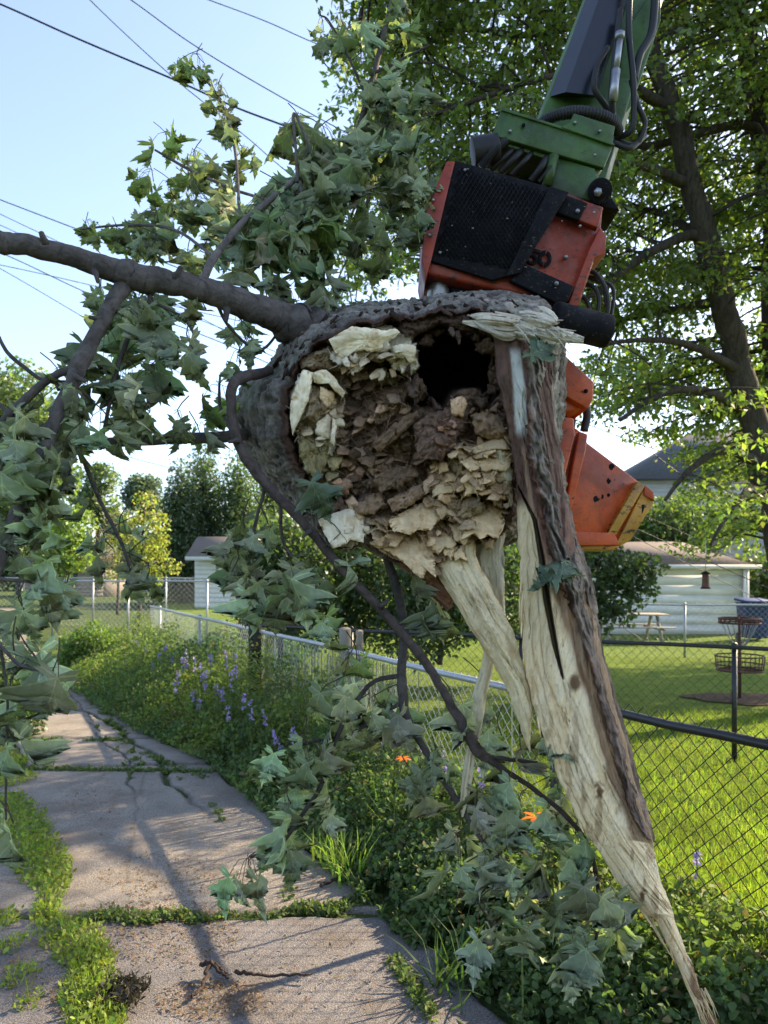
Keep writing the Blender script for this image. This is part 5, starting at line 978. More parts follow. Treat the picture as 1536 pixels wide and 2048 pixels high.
for x in (14.2, 17.6, 21):
    mb = MB(); mb.box((x, 35.93, 3.6), (x + 1, 35.97, 5.0)); w_ = mb.build('window', M['trim'], hb); mb = MB(); mb.box((x + .08, 35.90, 3.68), (x + .92, 35.925, 4.92)); mb.build('pane', M['dark'], w_)
h2 = thing('house', 'white sided house at the right edge beyond the blue bin', 'house', (15, 27, 0))
mb = MB(); siding(mb, 12.6, 20, 26, 0, 2.5, .2); mb.box((12.6, 26.05, 0), (20, 34, 2.5)); mb.build('wall', M['siding'], h2)
mb = MB(); mb.add(np.array([(12.1, 25.5, 2.35), (20.5, 25.5, 2.9), (20.5, 30, 4.4), (12.1, 30, 4.0), (12.1, 34.5, 2.4), (20.5, 34.5, 2.5)]), [np.array([[0,1,2,3],[3,2,5,4],[0,4,5,1]]), np.array([[0,3,4],[1,5,2]])]); mb.build('roof', M['siding2'], h2)
mb = MB(); mb.box((14.0, 25.94, .1), (15.0, 25.97, 2.1)); mb.build('door', M['trim'], h2)
sh_ = thing('shed', 'small white shed with faded brown roof beyond the left yard', 'shed', (-8, 42, 0))
mb = MB(); siding(mb, -10.1, -5.4, 40, 0, 2.7, .25); mb.box((-10.1, 40.05, 0), (-5.4, 44, 2.7)); mb.prism([(-10.1, 40, 2.7), (-10.1, 44, 2.7), (-10.1, 42, 3.7)], (4.7, 0, 0)); mb.build('wall', M['siding'], sh_)
mb = MB(); mb.prism([(-10.45, 39.5, 2.62), (-10.45, 42, 3.78), (-10.45, 44.5, 2.62), (-10.45, 44.5, 2.72), (-10.45, 42, 3.9), (-10.45, 39.5, 2.74)], (5.3, 0, 0)); mb.build('roof', M['roof_b'], sh_)
mb = MB(); mb.box((-10.47, 39.45, 2.52), (-5.1, 39.5, 2.72)); mb.build('fascia', M['trim'], sh_)
mb = MB(); mb.box((-8.65, 39.94, 1.55), (-7.95, 39.97, 2.45)); w_ = mb.build('window', M['trim'], sh_); mb = MB(); mb.box((-8.6, 39.9, 1.6), (-8.0, 39.93, 2.4)); mb.build('pane', M['dark'], w_)
bh = thing('house', 'distant brown bungalow half hidden behind the left branches', 'house', (-24, 62, 0))
mb = MB(); siding(mb, -29, -22.5, 60, 0, 2.6, .3); mb.box((-29, 60.05, 0), (-22.5, 66, 2.6)); mb.build('wall', simple('tan_wall', (.28, .24, .20), .8, .2), bh)
mb = MB(); mb.prism([(-29.5, 59.4, 2.5), (-29.5, 63, 4.3), (-29.5, 66.6, 2.5)], (7.5, 0, 0)); mb.build('roof', M['roof_g'], bh)
mb = MB(); mb.box((-26, 59.93, .9), (-24.5, 59.97, 2.1)); mb.build('window', M['dark'], bh)
# ================================================================ yard things
bn = thing('wheelie_bin', 'dark blue plastic wheeled bin standing beside the garage corner', 'bin', (9.75, 20, 0))
mb = MB(); S_ = []
for z, w, dpt in ((.08, .25, .27), (.3, .27, .29), (.98, .31, .34), (1.02, .33, .36)): S_.append([(9.85 - w, 20 - dpt, z), (9.85 + w, 20 - dpt, z), (9.85 + w, 20 + dpt, z), (9.85 - w, 20 + dpt, z)])
mb.grid(np.array(S_), (1, 1, 1), 0, True); mb.F.append((np.array([[3, 2, 1, 0]]), 0)); M['blue'] = simple('blue_plastic', (.015, .035, .13), .45, .4); bd_ = mb.build('body', M['blue'], bn, bevel=.01)
mb = MB(); mb.prism([(9.50, 19.62, 1.02), (9.50, 20.38, 1.06), (9.50, 20.36, 1.13), (9.50, 19.62, 1.07)], (.70, 0, 0)); mb.build('lid', M['blue'], bn, bevel=.01)
for s_ in (-.27, .27): mb = MB(); mb.tube([(9.85 + s_ - .03, 20.28, .1), (9.85 + s_ + .03, 20.28, .1)], .1, 16); mb.build('wheel', M['rubber'], bn)
dg = thing('disc_golf_basket', 'rusty red disc golf basket with hanging chains standing in a mulch ring', 'disc golf basket', (4.98, 10.5, 0))
M['rust'] = simple('rusty_red', (.13, .06, .045), .7, .3, .2, .4, 20); x0, y0 = 4.98, 10.5
mb = MB(); mb.tube([(x0, y0, 0), (x0, y0, 1.2)], .022, 12); mb.build('pole', M['rust'], dg)
def ring(mb, z, r, tr, cx=x0, cy=y0, n=32): a = np.linspace(0, 2 * np.pi, n + 1); mb.tube(v3(cx + np.cos(a) * r, cy + np.sin(a) * r, z + 0 * a), tr, 6, cap=False)
mb = MB(); ring(mb, 1.14, .27, .014); ring(mb, 1.08, .27, .012)
for k in range(20): a = k * .314; mb.tube([(x0 + math.cos(a) * .27, y0 + math.sin(a) * .27, 1.08), (x0 + math.cos(a) * .27, y0 + math.sin(a) * .27, 1.15)], .009, 5)
for k in range(6): a = k * 1.047; mb.tube([(x0, y0, 1.16), (x0 + math.cos(a) * .27, y0 + math.sin(a) * .27, 1.15)], .008, 5)
mb.build('top_ring', M['rust'], dg)
mb = MB()
for k in range(16):
    a = k * .393; mb.tube(spline([(x0 + math.cos(a) * .24, y0 + math.sin(a) * .24, 1.08), (x0 + math.cos(a) * .13, y0 + math.sin(a) * .13, .85), (x0 + math.cos(a) * .04, y0 + math.sin(a) * .04, .72)], 8), .005, 4)
mb.build('chains', M['steel'], dg)
mb = MB(); ring(mb, .62, .32, .011); ring(mb, .50, .32, .009); ring(mb, .42, .30, .011)
for k in range(28): a = k * .2244; mb.tube([(x0 + math.cos(a) * .32, y0 + math.sin(a) * .32, .62), (x0 + math.cos(a) * .30, y0 + math.sin(a) * .30, .42), (x0, y0, .41)], .005, 4)
mb.build('tray', M['rust'], dg)
pt = thing('picnic_table', 'weathered wooden picnic table half hidden in front of the garage wall', 'picnic table', (6.2, 19.5, 0)); px0, py0 = 6.3, 19.3
mb = MB(); [mb.box((px0 - .9, py0 - .38 + k * .155, .72), (px0 + .9, py0 - .24 + k * .155, .76)) for k in range(5)]; mb.build('table_top', M['oldwood'], pt)
for s_ in (-.72, .6): mb = MB(); [mb.box((px0 - .95, py0 + s_ + k * .15, .42), (px0 + .95, py0 + s_ + .13 + k * .15, .455)) for k in (0,)]; mb.build('bench', M['oldwood'], pt)
for sx in (-.65, .65):
    for s_ in (-1, 1): mb = MB(); mb.tube([(px0 + sx, py0 + s_ * .62, 0), (px0 + sx, py0 + s_ * .2, .72)], .045, 4); mb.build('leg', M['oldwood'], pt)
    mb = MB(); mb.box((px0 + sx - .02, py0 - .72, .36), (px0 + sx + .02, py0 + .72, .42)); mb.build('crossbeam', M['oldwood'], pt)
fd = thing('bird_feeder', 'small brown bird feeder dangling below the tree crown in front of the garage', 'bird feeder', P(1411, 1150, 8.5))
q = P(1411, 1160, 8.5); mb = MB(); mb.tube([q + [0, 0, .09], q + [0, 0, .5]], .004, 5); mb.build('hanger', M['steel'], fd)
mb = MB(); mb.tube([q + [0, 0, -.09], q + [0, 0, -.07], q + [0, 0, .06], q + [0, 0, .07]], np.array([.05, .04, .035, .04]), 14); mb.build('tube', M['rust'], fd)
mb = MB(); mb.tube([q + [0, 0, .07], q + [0, 0, .1]], np.array([.06, .012]), 14); mb.build('feeder_cap', M['black'], fd); mb = MB(); mb.tube([q + [0, 0, -.1], q + [0, 0, -.09]], .055, 14); mb.build('feeder_tray', M['black'], fd)
# ================================================================ overhead lines
WL = [('thickest black cable crossing the open sky from the upper left corner', .016, 13, [(-300,-120),(0,8),(150,75),(350,160),(470,214),(570,252),(690,300),(900,385),(1200,480)]),
('thin line dropping steeply across the thick cable behind the topmost leaf spray', .007, 12, [(60,-120),(180,0),(255,72),(350,158),(420,215),(500,280),(565,336),(700,440)]),
('thin line running in one unbroken sweep between the thick cable and the uppermost wire', .009, 13, [(100,-110),(262,0),(380,85),(520,170),(690,264),(900,370)]),
('uppermost thin wire ending behind the wilted leaves at the top centre', .009, 15, [(200,-80),(418,0),(530,42),(640,90),(760,128),(950,190)]),
('faint wire passing just above the thick bare limb at the left edge', .007, 16, [(-200,330),(0,428),(150,500),(300,580),(520,700),(640,760)]),
('faint wire just under the top edge of the bare limb, second from it', .007, 16, [(-200,370),(0,450),(140,520),(300,600),(470,668),(700,770)]),
('wire below the bare limb sloping to the torn rim', .009, 15, [(-200,430),(0,505),(180,588),(330,642),(440,684),(540,728),(700,800)]),
('wire crossing nearly level below the bare limb', .008, 17, [(-200,495),(0,530),(180,570),(330,608),(470,640),(700,690)]),
('steep thin wire at the left edge below the bare limb', .008, 17, [(-200,430),(0,537),(180,642),(350,740)]),
('low faint line above the far evergreens', .010, 25, [(0,820),(200,896),(340,936),(440,962),(600,1010)]),
('low line in front of the dark grey roof', .016, 24, [(1100,820),(1270,885),(1400,925),(1536,950),(1800,1000)])]
M['cable'] = simple('cable', (.02, .022, .03), .6, .3)
for lb, r_, D, pts in WL:
    e0 = np.array(pts[0], float); e1 = np.array(pts[-1], float); d0 = e0 - np.array(pts[1]); d1 = e1 - np.array(pts[-2]); pts = [tuple(e0 + d0 / np.hypot(*d0) * 1800)] + list(pts) + [tuple(e1 + d1 / np.hypot(*d1) * 1500)]
    pp = np.array([(x, y) for x, y in spline(pts, 140)]); mb = MB(); q = PP(pp[:, 0], pp[:, 1], D) ; mb.tube(q, r_, 6); o = mb.build('power_line', M['cable'], smooth=True); tag(o, lb, 'power line', 'power lines overhead')
# ================================================================ sticks
def stick(label, pts, r_, sub=()):
    mb = MB()
    for pl in (pts,) + tuple(sub):
        q = spline([G(x, y, .03) + np.array([0, 0, .012 + dz]) for x, y, dz in pl], 16); q += np.random.default_rng(len(pl)).normal(0, .003, q.shape); mb.tube(q, np.linspace(r_, r_ * .5, 16), 7, (.07, .05, .042), bump=barkbump(2))
    return tag(mb.build('fallen_stick', M['bark'], smooth=True), label, 'stick', 'sticks on the pavement')
stick('long straight dark stick lying alone on the asphalt slab', [(472,1950,0),(500,1957,.01),(550,1956,0),(625,1958,.01)], .009)
stick('forked dark stick with raised knuckle beside the long straight one', [(402,1945,.02),(420,1948,.04),(440,1958,.02),(458,1962,0)], .010, [[(418,1950,.03),(400,1985,0),(382,2000,0)],[(415,1948,.03),(430,1944,.02),(455,1958,.01)]])
stick('short broken stick at the weedy right edge of the alley', [(640,1775,0),(680,1762,.01),(730,1750,.02)], .011)
stick('thin curved twig on the asphalt near the shaded weeds', [(915,1925,0),(920,1950,.01),(935,1975,0)], .005)
stick('pair of thin pale twigs at the foot of the right hand weeds', [(935,1935,0),(940,1965,.01),(938,1985,0)], .004)
# ================================================================ trees and shrubs
def blobtree(name, label, cat, trunkrows, blobs, n, ls, colr, seed, group=None, tpl=DI, thr=.42, trunkcol=(.10, .085, .075), flat=.8, var=.4, ns=1.6, kr=6, mt='leaf', branch=True, hue=.07, light=None):
    """blobs: (px, py, D, r, density)"""
    rg = np.random.default_rng(seed); mb = MB(); base = np.array(trunkrows[0][:3], float)
    t_ = thing(name, label, cat, (P(*base)[0], base[2], 0), group)
    q, r_ = limb_pts(trunkrows); mb.tube(q, r_, 9, trunkcol, bump=barkbump(seed))
    top = q
    lm = MB(); tot = sum((b[4] if len(b) > 4 else 1) * b[3] ** 3 for b in blobs)
    for b in blobs:
        c = P(*b[:3]); r = b[3]; k = int(n * (b[4] if len(b) > 4 else 1) * r ** 3 / tot)
        if branch:
            i = np.argmin(np.linalg.norm(top - (c - [0, 0, r * .8]), axis=1)); a = top[i]; mb.tube(spline([a, (a + c) / 2 + rg.normal(0, .1 * r, 3) + [0, 0, .1 * r], c], 8), np.linspace(max(.02, r_[i] * .5), .008, 8), 5, np.array(trunkcol) * .9)
            for _ in range(int(kr)): e = c + rdir(rg, 1)[0] * r * .8; mb.tube(spline([(a + 2 * c) / 3, (c + e) / 2, e], 5), np.linspace(.012 * (1 + r * .3), .003, 5), 4, np.array(trunkcol) * .9)
        dv = rdir(rg, k * 3); rr = rg.uniform(0, 1, k * 3) ** .42; lump_ = .72 + .55 * fbm(dv * 2.1 + seed, seed, 3); p = c + dv * (rr * r * lump_)[:, None] * [1, 1, flat]
        nz = fbm(p * ns / r * 1.5, seed + 5, 3); p = p[nz > thr][:k]
        m_ = len(p); al = rdir(rg, m_, -.25); nr = rdir(rg, m_, .9); cl_ = fbm(p * 2.2 / r, seed + 9, 2)
        cc = tint(rg, m_, colr, var, hue) * (.75 + .6 * cl_)[:, None]
        scatter(lm, tpl, p, frame(al, nr), ls * rg.uniform(.6, 1.3, m_), ls * rg.uniform(.7, 1.2, m_) * (1.5 if tpl is DI else 2), rg.uniform(.1, .9, m_), cc)
    mb.build('trunk', M['bark_far'], t_, smooth=True); lm.build('crown', M[mt], t_); return t_

# ---- big maple whose crown fills the upper right
rg = np.random.default_rng(21)
bt = thing('maple_tree', 'large leafy tree leaning in from the right, its crown filling the sky behind the boom', 'tree', (5.6, 9.8, 0))
TR = (.085, .07, .055)
SK = [[(1620,1420,9.6,44),(1575,1150,9.5,36),(1545,1000,9.4,33),(1505,830,9.3,32),(1470,700,9.2,30),(1440,590,9.1,29),(1412,480,9.0,30),(1385,380,8.9,26),(1345,220,8.8,24),(1300,100,8.7,21),(1260,-40,8.6,17),(1200,-250,8.5,10)],
[(1560,1050,9.5,30),(1552,700,9.7,28),(1545,400,9.8,26),(1520,260,9.8,22),(1492,90,9.9,20),(1470,-20,10,17),(1450,-250,10,10)],
[(1460,560,9.2,16),(1400,472,9.0,13),(1320,495,8.7,11),(1250,540,8.5,9),(1190,590,8.4,6),(1110,600,8.3,4)],
[(1540,330,9.8,12),(1500,250,9.6,11),(1380,272,9.3,10),(1290,292,9.1,8),(1200,260,8.9,6),(1080,250,8.8,4)],
[(1380,370,8.9,14),(1280,330,8.5,10),(1150,330,8.2,8),(1000,330,8.0,6),(860,340,7.9,4),(740,380,7.8,2.5)],
[(1345,220,8.8,14),(1250,170,8.4,11),(1120,150,8.0,8),(980,190,7.8,6),(850,235,7.6,4),(760,255,7.6,2.5)],
[(1290,80,8.7,12),(1180,50,8.6,9),(1050,70,8.6,7),(930,60,8.6,5),(820,95,8.6,4),(720,60,8.6,2.5)],
[(1270,0,8.6,10),(1130,-60,9,8),(980,-50,9.2,6),(840,-20,9.3,4),(720,-30,9.3,3)],
[(1500,820,9.3,15),(1400,780,8.8,10),(1320,790,8.5,7),(1240,840,8.3,5)],[(1480,740,9.2,12),(1380,690,8.7,9),(1290,680,8.5,6),(1200,690,8.4,4)],
[(1530,930,9.4,14),(1450,900,8.9,10),(1380,940,8.7,7),(1330,1000,8.6,4)],[(1545,1000,9.4,12),(1500,980,8.8,8),(1450,1040,8.5,5),(1420,1090,8.4,3)],
[(1440,600,9.1,12),(1340,620,9.6,9),(1240,640,10,6)],[(1420,480,9,11),(1300,420,9.8,8),(1150,420,10.2,6),(1000,460,10.4,5),(850,500,10.4,4),(700,540,10.4,2.5)],
[(1545,500,9.7,14),(1640,350,9.2,11),(1760,250,8.8,8),(1900,200,8.5,5)],[(1545,650,9.7,14),(1660,600,9.3,11),(1800,560,9,8),(1950,500,8.7,5)],[(1555,850,9.6,12),(1680,820,9.4,9),(1800,830,9.2,5)],
[(1500,60,9.9,12),(1600,-50,9.6,9),(1750,-120,9.3,6)],[(1250,-60,8.6,10),(1100,-200,8.6,8),(900,-250,8.6,5)],[(1210,-230,8.5,8),(1350,-300,8.8,6),(1500,-320,9,5)]]
mb = MB(); skel = []; skr = []
for i, rows in enumerate(SK): q, r_ = limb_pts(rows); r_ = r_ * (.8 if i < 2 else .85); mb.tube(q, r_, 12 if i < 2 else 8, TR, bump=barkbump(i)); skel.append(q); skr.append(r_)
skel = np.vstack(skel[:]); 
CROWN = [(690,-420),(700,20),(715,100),(770,150),(715,190),(700,300),(735,350),(730,420),(668,470),(640,560),(700,612),(790,560),(860,545),(1000,580),(1100,600),(1160,690),(1185,780),(1205,830),(1270,850),(1360,875),(1405,935),(1390,1000),(1370,1060),(1440,1105),(1535,1110),(1575,560),(1800,430),(2050,330),(2100,100),(2000,-420)]
lm = MB(); ns_ = 0; sprays = []
while len(sprays) < 1000:
    x, y = rg.uniform(640, 2080), rg.uniform(-420, 1130)
    if not inpoly(np.array([x]), np.array([y]), CROWN)[0]: continue
    if x < 1150 and rg.uniform() < .15: continue
    D = rg.uniform(7.4, 10.5) if x < 1150 else rg.uniform(9.3, 12) if (1240 < x < 1560 and y > 60 and rg.uniform() < .8) else rg.uniform(7.8, 12); p = P(x, y, D)
    if fbm(p[None] * 1.1, 33, 2)[0] < .36: continue
    i = np.argmin(np.linalg.norm((skel - p) * [1, 1, 2.2], axis=1)); ds = np.linalg.norm(skel[i] - p)
    if ds > 2.6: continue
    sprays.append((p, skel[i]))
for p, s_ in sprays:
    d_ = p - s_; ln = np.linalg.norm(d_) + .01; out = d_ / ln; tip = p + out * .25 + [0, 0, -.12]
    br_ = spline([s_, (s_ + p) / 2 + [0, 0, .08 * ln] + rg.normal(0, .05, 3), p, tip], 10); mb.tube(br_, np.linspace(.018, .004, 10), 5, TR)
    k = 125; u_ = rg.uniform(0.0, 1.15, k); side = np.cross(out, [0, 0, 1]); side /= np.linalg.norm(side) + 1e-6
    out = out * [1, 1, .35]; out /= np.linalg.norm(out); o0 = p - out * .4; tw = []
    for q in range(7):
        s0_ = o0 + out * (.12 * q + .05); sg = 1 if q % 2 else -1; ln2 = rg.uniform(.25, .55) * math.sin(.5 + q * .33); e = s0_ + side * sg * ln2 + out * ln2 * .5 + [0, 0, rg.normal(-.06, .07)]; tw.append((s0_, e)); mb.tube(np.array([s0_, (s0_ + e) / 2 + [0, 0, .03], e]), np.array([.006, .004, .002]), 3, TR, cap=False)
    tw = np.array(tw); ti = rg.integers(0, 7, k); f_ = rg.uniform(.1, 1.1, k)[:, None]; pos = tw[ti, 0] * (1 - f_) + tw[ti, 1] * f_ + rg.normal(0, 1, (k, 3)) * [.05, .05, .04] - [0, 0, .02]
    al = rdir(rg, k, -.3, .7) + out * .4; nr = rdir(rg, k, 1.3); cc = tint(rg, k, (.15, .21, .045), .35, .08) * rg.uniform(.7, 1.3)
    scatter(lm, DI, pos, frame(al, nr), rg.uniform(.06, .115, k), rg.uniform(.065, .12, k), rg.uniform(0, .9, k), cc)
mb.build('trunk', M['bark_far'], bt, smooth=True); lm.build('crown', M['leaf'], bt)

# ---- unseen trees off right: one shades the lawn, one added to shade the trunk
for (x, y, hh, rr, sd_, lb) in ((14, 17.3, 6.0, 2.5, 31, 'broad tree standing past the right edge of the lawn'), (7.4, 6.4, 6.8, 1.8, 32, 'unseen tree added off to the right to shade the torn trunk')):
    k = F0 / y; X0 = 768 + x * k; 
    def yy(z): return HZ - (z - CH) * k
    blobtree('maple_tree', lb, 'tree', [(X0, yy(0), y, .25 * k), (X0 + 10, yy(2.5), y, .2 * k), (X0, yy(hh), y, .12 * k)], [(X0 + rr * k * a, yy(hh + rr * c), y + rr * b_, rr * .62) for a, b_, c in ((0, 0, .4), (.6, 0, 0), (-.6, .1, -.1), (0, -.6, 0), (0, .6, -.1), (.2, .2, .9))], 9000, .16, (.06, .10, .025), sd_, thr=.40)

BT = 'background trees beyond the yards'
G1 = (.10, .155, .035)
def bgtree(lb, rows, blobs, n, ls, c, seed, **k): return blobtree('background_tree', lb, 'tree', rows, blobs, n, ls, c, seed, BT, **k)
bgtree('tall pale green tree at the left edge behind the hanging branches', [(40,1200,30,8),(45,1000,30,7),(50,850,30,4)], [(30,800,30,2.0),(-40,860,30,2.2),(90,850,30,1.4),(20,950,30,2.0),(90,960,30,1.5),(-30,1020,30,2.2),(60,1060,30,1.6)], 15000, .20, (.12,.175,.05), 41)
bgtree('light green tree peeping over the left branches beside the small round blue one', [(195,1180,48,5),(195,1000,48,3)], [(195,960,48,1.4),(185,1010,48,1.7),(200,940,48,.8),(215,1040,48,1.2)], 4500, .24, (.12,.17,.07), 42)
bgtree('small round bluish tree farthest off against the white sky', [(285,1160,62,4),(285,1000,62,2.5)], [(280,975,62,1.5),(300,970,62,1.1),(265,990,62,1.2),(290,1010,62,1.8)], 5000, .26, (.09,.13,.085), 43)
bgtree('bright lime green bush tree between the left branches and the yellow sapling', [(130,1200,26,5),(135,1080,26,3)], [(140,1050,26,.9),(120,1090,26,1.0),(150,1110,26,.8),(110,1140,26,.8)], 5000, .13, (.18,.26,.05), 44)
def cedar(lb, px, D, ytop, ybase, wpx, seed, c=(.065,.105,.045)):
    blobs = []; rg_ = np.random.default_rng(seed)
    for k in range(15):
        t = k / 14; y = ytop + (ybase - ytop) * t; w = wpx * (.42 + .58 * t ** .55); 
        for _ in range(2 if t > .2 else 1): blobs.append((px + rg_.uniform(-.5, .5) * w * t, y + rg_.uniform(-8, 8), D + rg_.uniform(-.6, .6), w * .5 / F0 * D + .3))
    return blobtree('evergreen_tree', lb, 'evergreen', [(px, ybase + 30, D, 6), (px, ytop + 30, D, 3)], blobs, 16000, .20, c, seed, BT, thr=.36, flat=1.1, branch=False, kr=0, ns=2.5)
cedar('dark evergreen with pointed top just left of the shed roof', 362, 46, 940, 1175, 78, 51)
cedar('tallest dark evergreen rising behind the shed roof', 408, 48, 905, 1175, 92, 52)
cedar('broad evergreen touching the torn trunk edge behind the shed', 478, 47, 918, 1160, 95, 53, (.08,.125,.04))
cedar('evergreen half hidden behind the torn trunk', 545, 50, 950, 1160, 85, 54, (.07,.11,.04))
blobtree('sapling', 'yellow leaved sapling glowing in the sun behind the left fence', 'sapling', [(278,1240,21,4),(282,1120,21,3),(290,1000,21,1.5)], [(290,1000,21,.35),(270,1040,21,.45),(310,1045,21,.45),(250,1090,21,.5),(300,1100,21,.55),(240,1140,21,.45),(290,1150,21,.5),(340,1135,21,.35),(320,1080,21,.3)], 3600, .085, (.27,.29,.055), 55, thr=.38, hue=.12)
blobtree('sapling', 'sparse brownish young tree beside the yellow sapling', 'sapling', [(235,1230,24,3),(238,1100,24,2),(240,1030,24,1)], [(240,1050,24,.55),(215,1075,24,.45),(262,1065,24,.4),(225,1110,24,.5)], 1300, .08, (.20,.16,.08), 56, thr=.36)
SB = 'dark shrubs behind the slatted fence'
for i, (lb, rows, bl, n) in enumerate([
 ('dark shrub nearest the shed, behind the slatted fence', [(560,1330,11.5,6),(565,1180,11.5,4)], [(545,1080,11.5,.55),(590,1120,11.5,.62),(530,1150,11.5,.6),(600,1200,11.5,.7),(540,1230,11.5,.6)], 8000),
 ('tall dark shrub directly under the torn trunk', [(700,1330,12.5,6),(700,1150,12.5,4)], [(640,1060,12.5,.7),(720,1090,12.5,.8),(680,1160,12.5,.85),(760,1180,12.5,.8),(660,1240,12.5,.7),(740,1250,12.5,.7)], 10000),
 ('dense dark shrub behind the pale hanging splinters', [(880,1330,12,6),(890,1150,12,4)], [(840,1140,12,.8),(920,1130,12,.8),(880,1220,12,.85),(970,1200,12,.85),(1010,1130,12,.7),(830,1260,12,.7),(1040,1240,12,.6)], 11000)]):
    blobtree('shrub', lb, 'shrub', rows, bl, n, .085, (.065,.105,.035), 61 + i, SB, thr=.34)
blobtree('shrub', 'airy dark green sapling reaching over the lawn in front of the garage', 'shrub', [(1130,1380,10.6,6),(1140,1250,10.6,5),(1190,1180,10.6,3)], [(1130,1130,10.6,.42),(1190,1110,10.6,.38),(1250,1140,10.6,.42),(1300,1130,10.6,.25),(1210,1190,10.6,.42),(1150,1220,10.6,.45),(1280,1180,10.6,.3),(1180,1265,10.6,.32),(1240,1225,10.6,.25)], 3600, .085, (.05,.085,.03), 66, thr=.40)
for i, (x, y, D, r) in enumerate(((1330,1050,27,1.3),(1400,1030,28,1.5),(1470,1055,29,1.2),(1240,1060,27,1.2),(1540,1150,24,.9))):
    blobtree('shrub', ['mid green shrub under the grey roof, left of the tallest', 'tallest shrub under the dark grey roof', 'shrub under the grey roof, right of the tallest', 'shrub directly behind the orange saw box', 'shrub at the right edge by the white house'][i], 'shrub', [(x, 1260, D, 4), (x, y + 10, D, 2)], [(x, y, D, r), (x - r * 30, y + 30, D, r * .7), (x + r * 30, y + 25, D, r * .7)], 3500, .15, (.10,.15,.04), 70 + i, 'shrubs behind the garage')
blobtree('shrub', 'sunlit bushy weeds thicket at the far end of the alley', 'shrub', [(170,1370,13.5,3),(172,1300,13.5,2)], [(150,1290,13.5,.34),(190,1275,13.5,.38),(170,1320,13.5,.42),(215,1310,13.5,.35),(130,1330,13.5,.3)], 5200, .06, (.12,.19,.04), 81, thr=.33, branch=False)
blobtree('shrub', 'leafy dark shrub at the left edge of the alley behind the near maple leaves', 'shrub', [(10,1480,8.2,3),(12,1400,8.2,2)], [(0,1400,8.2,.42),(40,1440,8.2,.3),(-30,1330,8.2,.4),(15,1480,8.0,.32)], 4200, .06, (.05,.085,.025), 82, thr=.33, branch=False)
# far tree line closing the horizon
rg = np.random.default_rng(90); lm = MB(); n = 60000; x = rg.uniform(-75, 75, n); hh = 3.5 + 3.5 * fbm(v3(x * .12, 0 * x, 1), 91, 4) + 1.5 * fbm(v3(x * .8, 0 * x, 2), 92, 2); z = rg.uniform(0, 1, n) ** .7 * hh
pos = v3(x, 86 + rg.uniform(-2, 2, n), z); al = rdir(rg, n); scatter(lm, DI, pos, frame(al, rdir(rg, n)), rg.uniform(.5, .9, n), rg.uniform(.6, 1, n), rg.uniform(0, .6, n), tint(rg, n, (.085, .13, .05), .3)); tag(lm.build('far_tree_line', M['leaf']), 'hazy green wood closing the view behind the houses', 'woodland', None, 'stuff')

# ================================================================ ground plants
rg = np.random.default_rng(101)
def edgeD(n, d0, d1): u_ = rg.uniform(0, 1, n); return d0 * (d1 / d0) ** u_
# leafy weeds between alley and fence
n = 95000; D = edgeD(n, 2.0, 15.5); t_ = rg.uniform(-.10, 1.12, n); a, b_ = eR(D), fenceX(D); X = a + (b_ - a) * t_
hmax = (.05 + .40 * np.clip(t_, 0, 1) ** .7) * (.6 + .9 * fbm(v3(X * 2.2, D * 2.2, 0), 102, 3)) * (1 + .9 * smooth(5.5, 8, D)); hmax *= 1 - .45 * smooth(4.2, 3.4, D) * 0
Zz = hmax * rg.uniform(0, 1, n) ** .6; cl_ = fbm(v3(X * 5, D * 5, 2), 104, 3); keep = cl_ > .36; D, X, Zz, cl_, t_ = [q[keep] for q in (D, X, Zz, cl_, t_)]; n = len(D)
al = rdir(rg, n, .25); nr = rdir(rg, n, 1.6); kind = fbm(v3(X * 1.6, D * 1.6, 4), 105, 3)
base = np.where(kind[:, None] > .5, [[.14, .20, .045]], [[.09, .145, .045]]) * (.6 + .9 * cl_)[:, None]; base = np.where(rg.uniform(0, 1, n)[:, None] < .06, [[.16, .13, .05]], base)
L = rg.uniform(.018, .046, n) * (1 + .03 * D); mb = MB(); scatter(mb, OV, v3(X, D, Zz + .02), frame(al, nr), L, L * rg.uniform(1.1, 1.7, n), rg.uniform(0, 1.2, n), base * rg.uniform(.7, 1.35, (n, 1)), fold=.3)
ns2 = 9000; D = edgeD(ns2, 2.2, 15); t_ = rg.uniform(.2, 1.05, ns2); X = eR(D) + (fenceX(D) - eR(D)) * t_; h_ = rg.uniform(.12, .62, ns2) * t_ * (1 + .4 * smooth(5.5, 8, D)); al = rdir(rg, ns2, 5, 1)
scatter(mb, BL, v3(X, D, 0 * D), frame(al, rdir(rg, ns2)), h_, .005 + 0 * h_, rg.uniform(-.4, .4, ns2), tint(rg, ns2, (.08, .11, .035)))
for q in range(230):
    D0 = 5.2 * (14.5 / 5.2) ** rg.uniform(); tt = rg.uniform(.12, 1.0); x0 = eR(D0) + (fenceX(D0) - eR(D0)) * tt; h0 = rg.uniform(.35, .95) * (.5 + .5 * tt); lean = rg.normal(0, .09, 2)
    s_ = spline([(x0, D0, 0), (x0 + lean[0] * .4, D0 + lean[1] * .4, h0 * .55), (x0 + lean[0], D0 + lean[1], h0)], 12); mb.tube(s_, np.linspace(.005, .002, 12), 4, (.10, .13, .045), cap=False)
    k_ = int(26 * h0 / .7); f_ = rg.uniform(.15, 1, k_); pp = np.array([np.interp(f_, np.linspace(0, 1, 12), s_[:, j]) for j in range(3)]).T; al = rdir(rg, k_, .15); L = rg.uniform(.05, .11, k_) * (1.25 - f_)
    scatter(mb, OV, pp, frame(al, rdir(rg, k_, 1.5)), L, L * rg.uniform(.5, 1.1), rg.uniform(.2, 1.3, k_), tint(rg, k_, (.12, .19, .05) if q % 3 else (.085, .15, .07), .3), fold=.3)
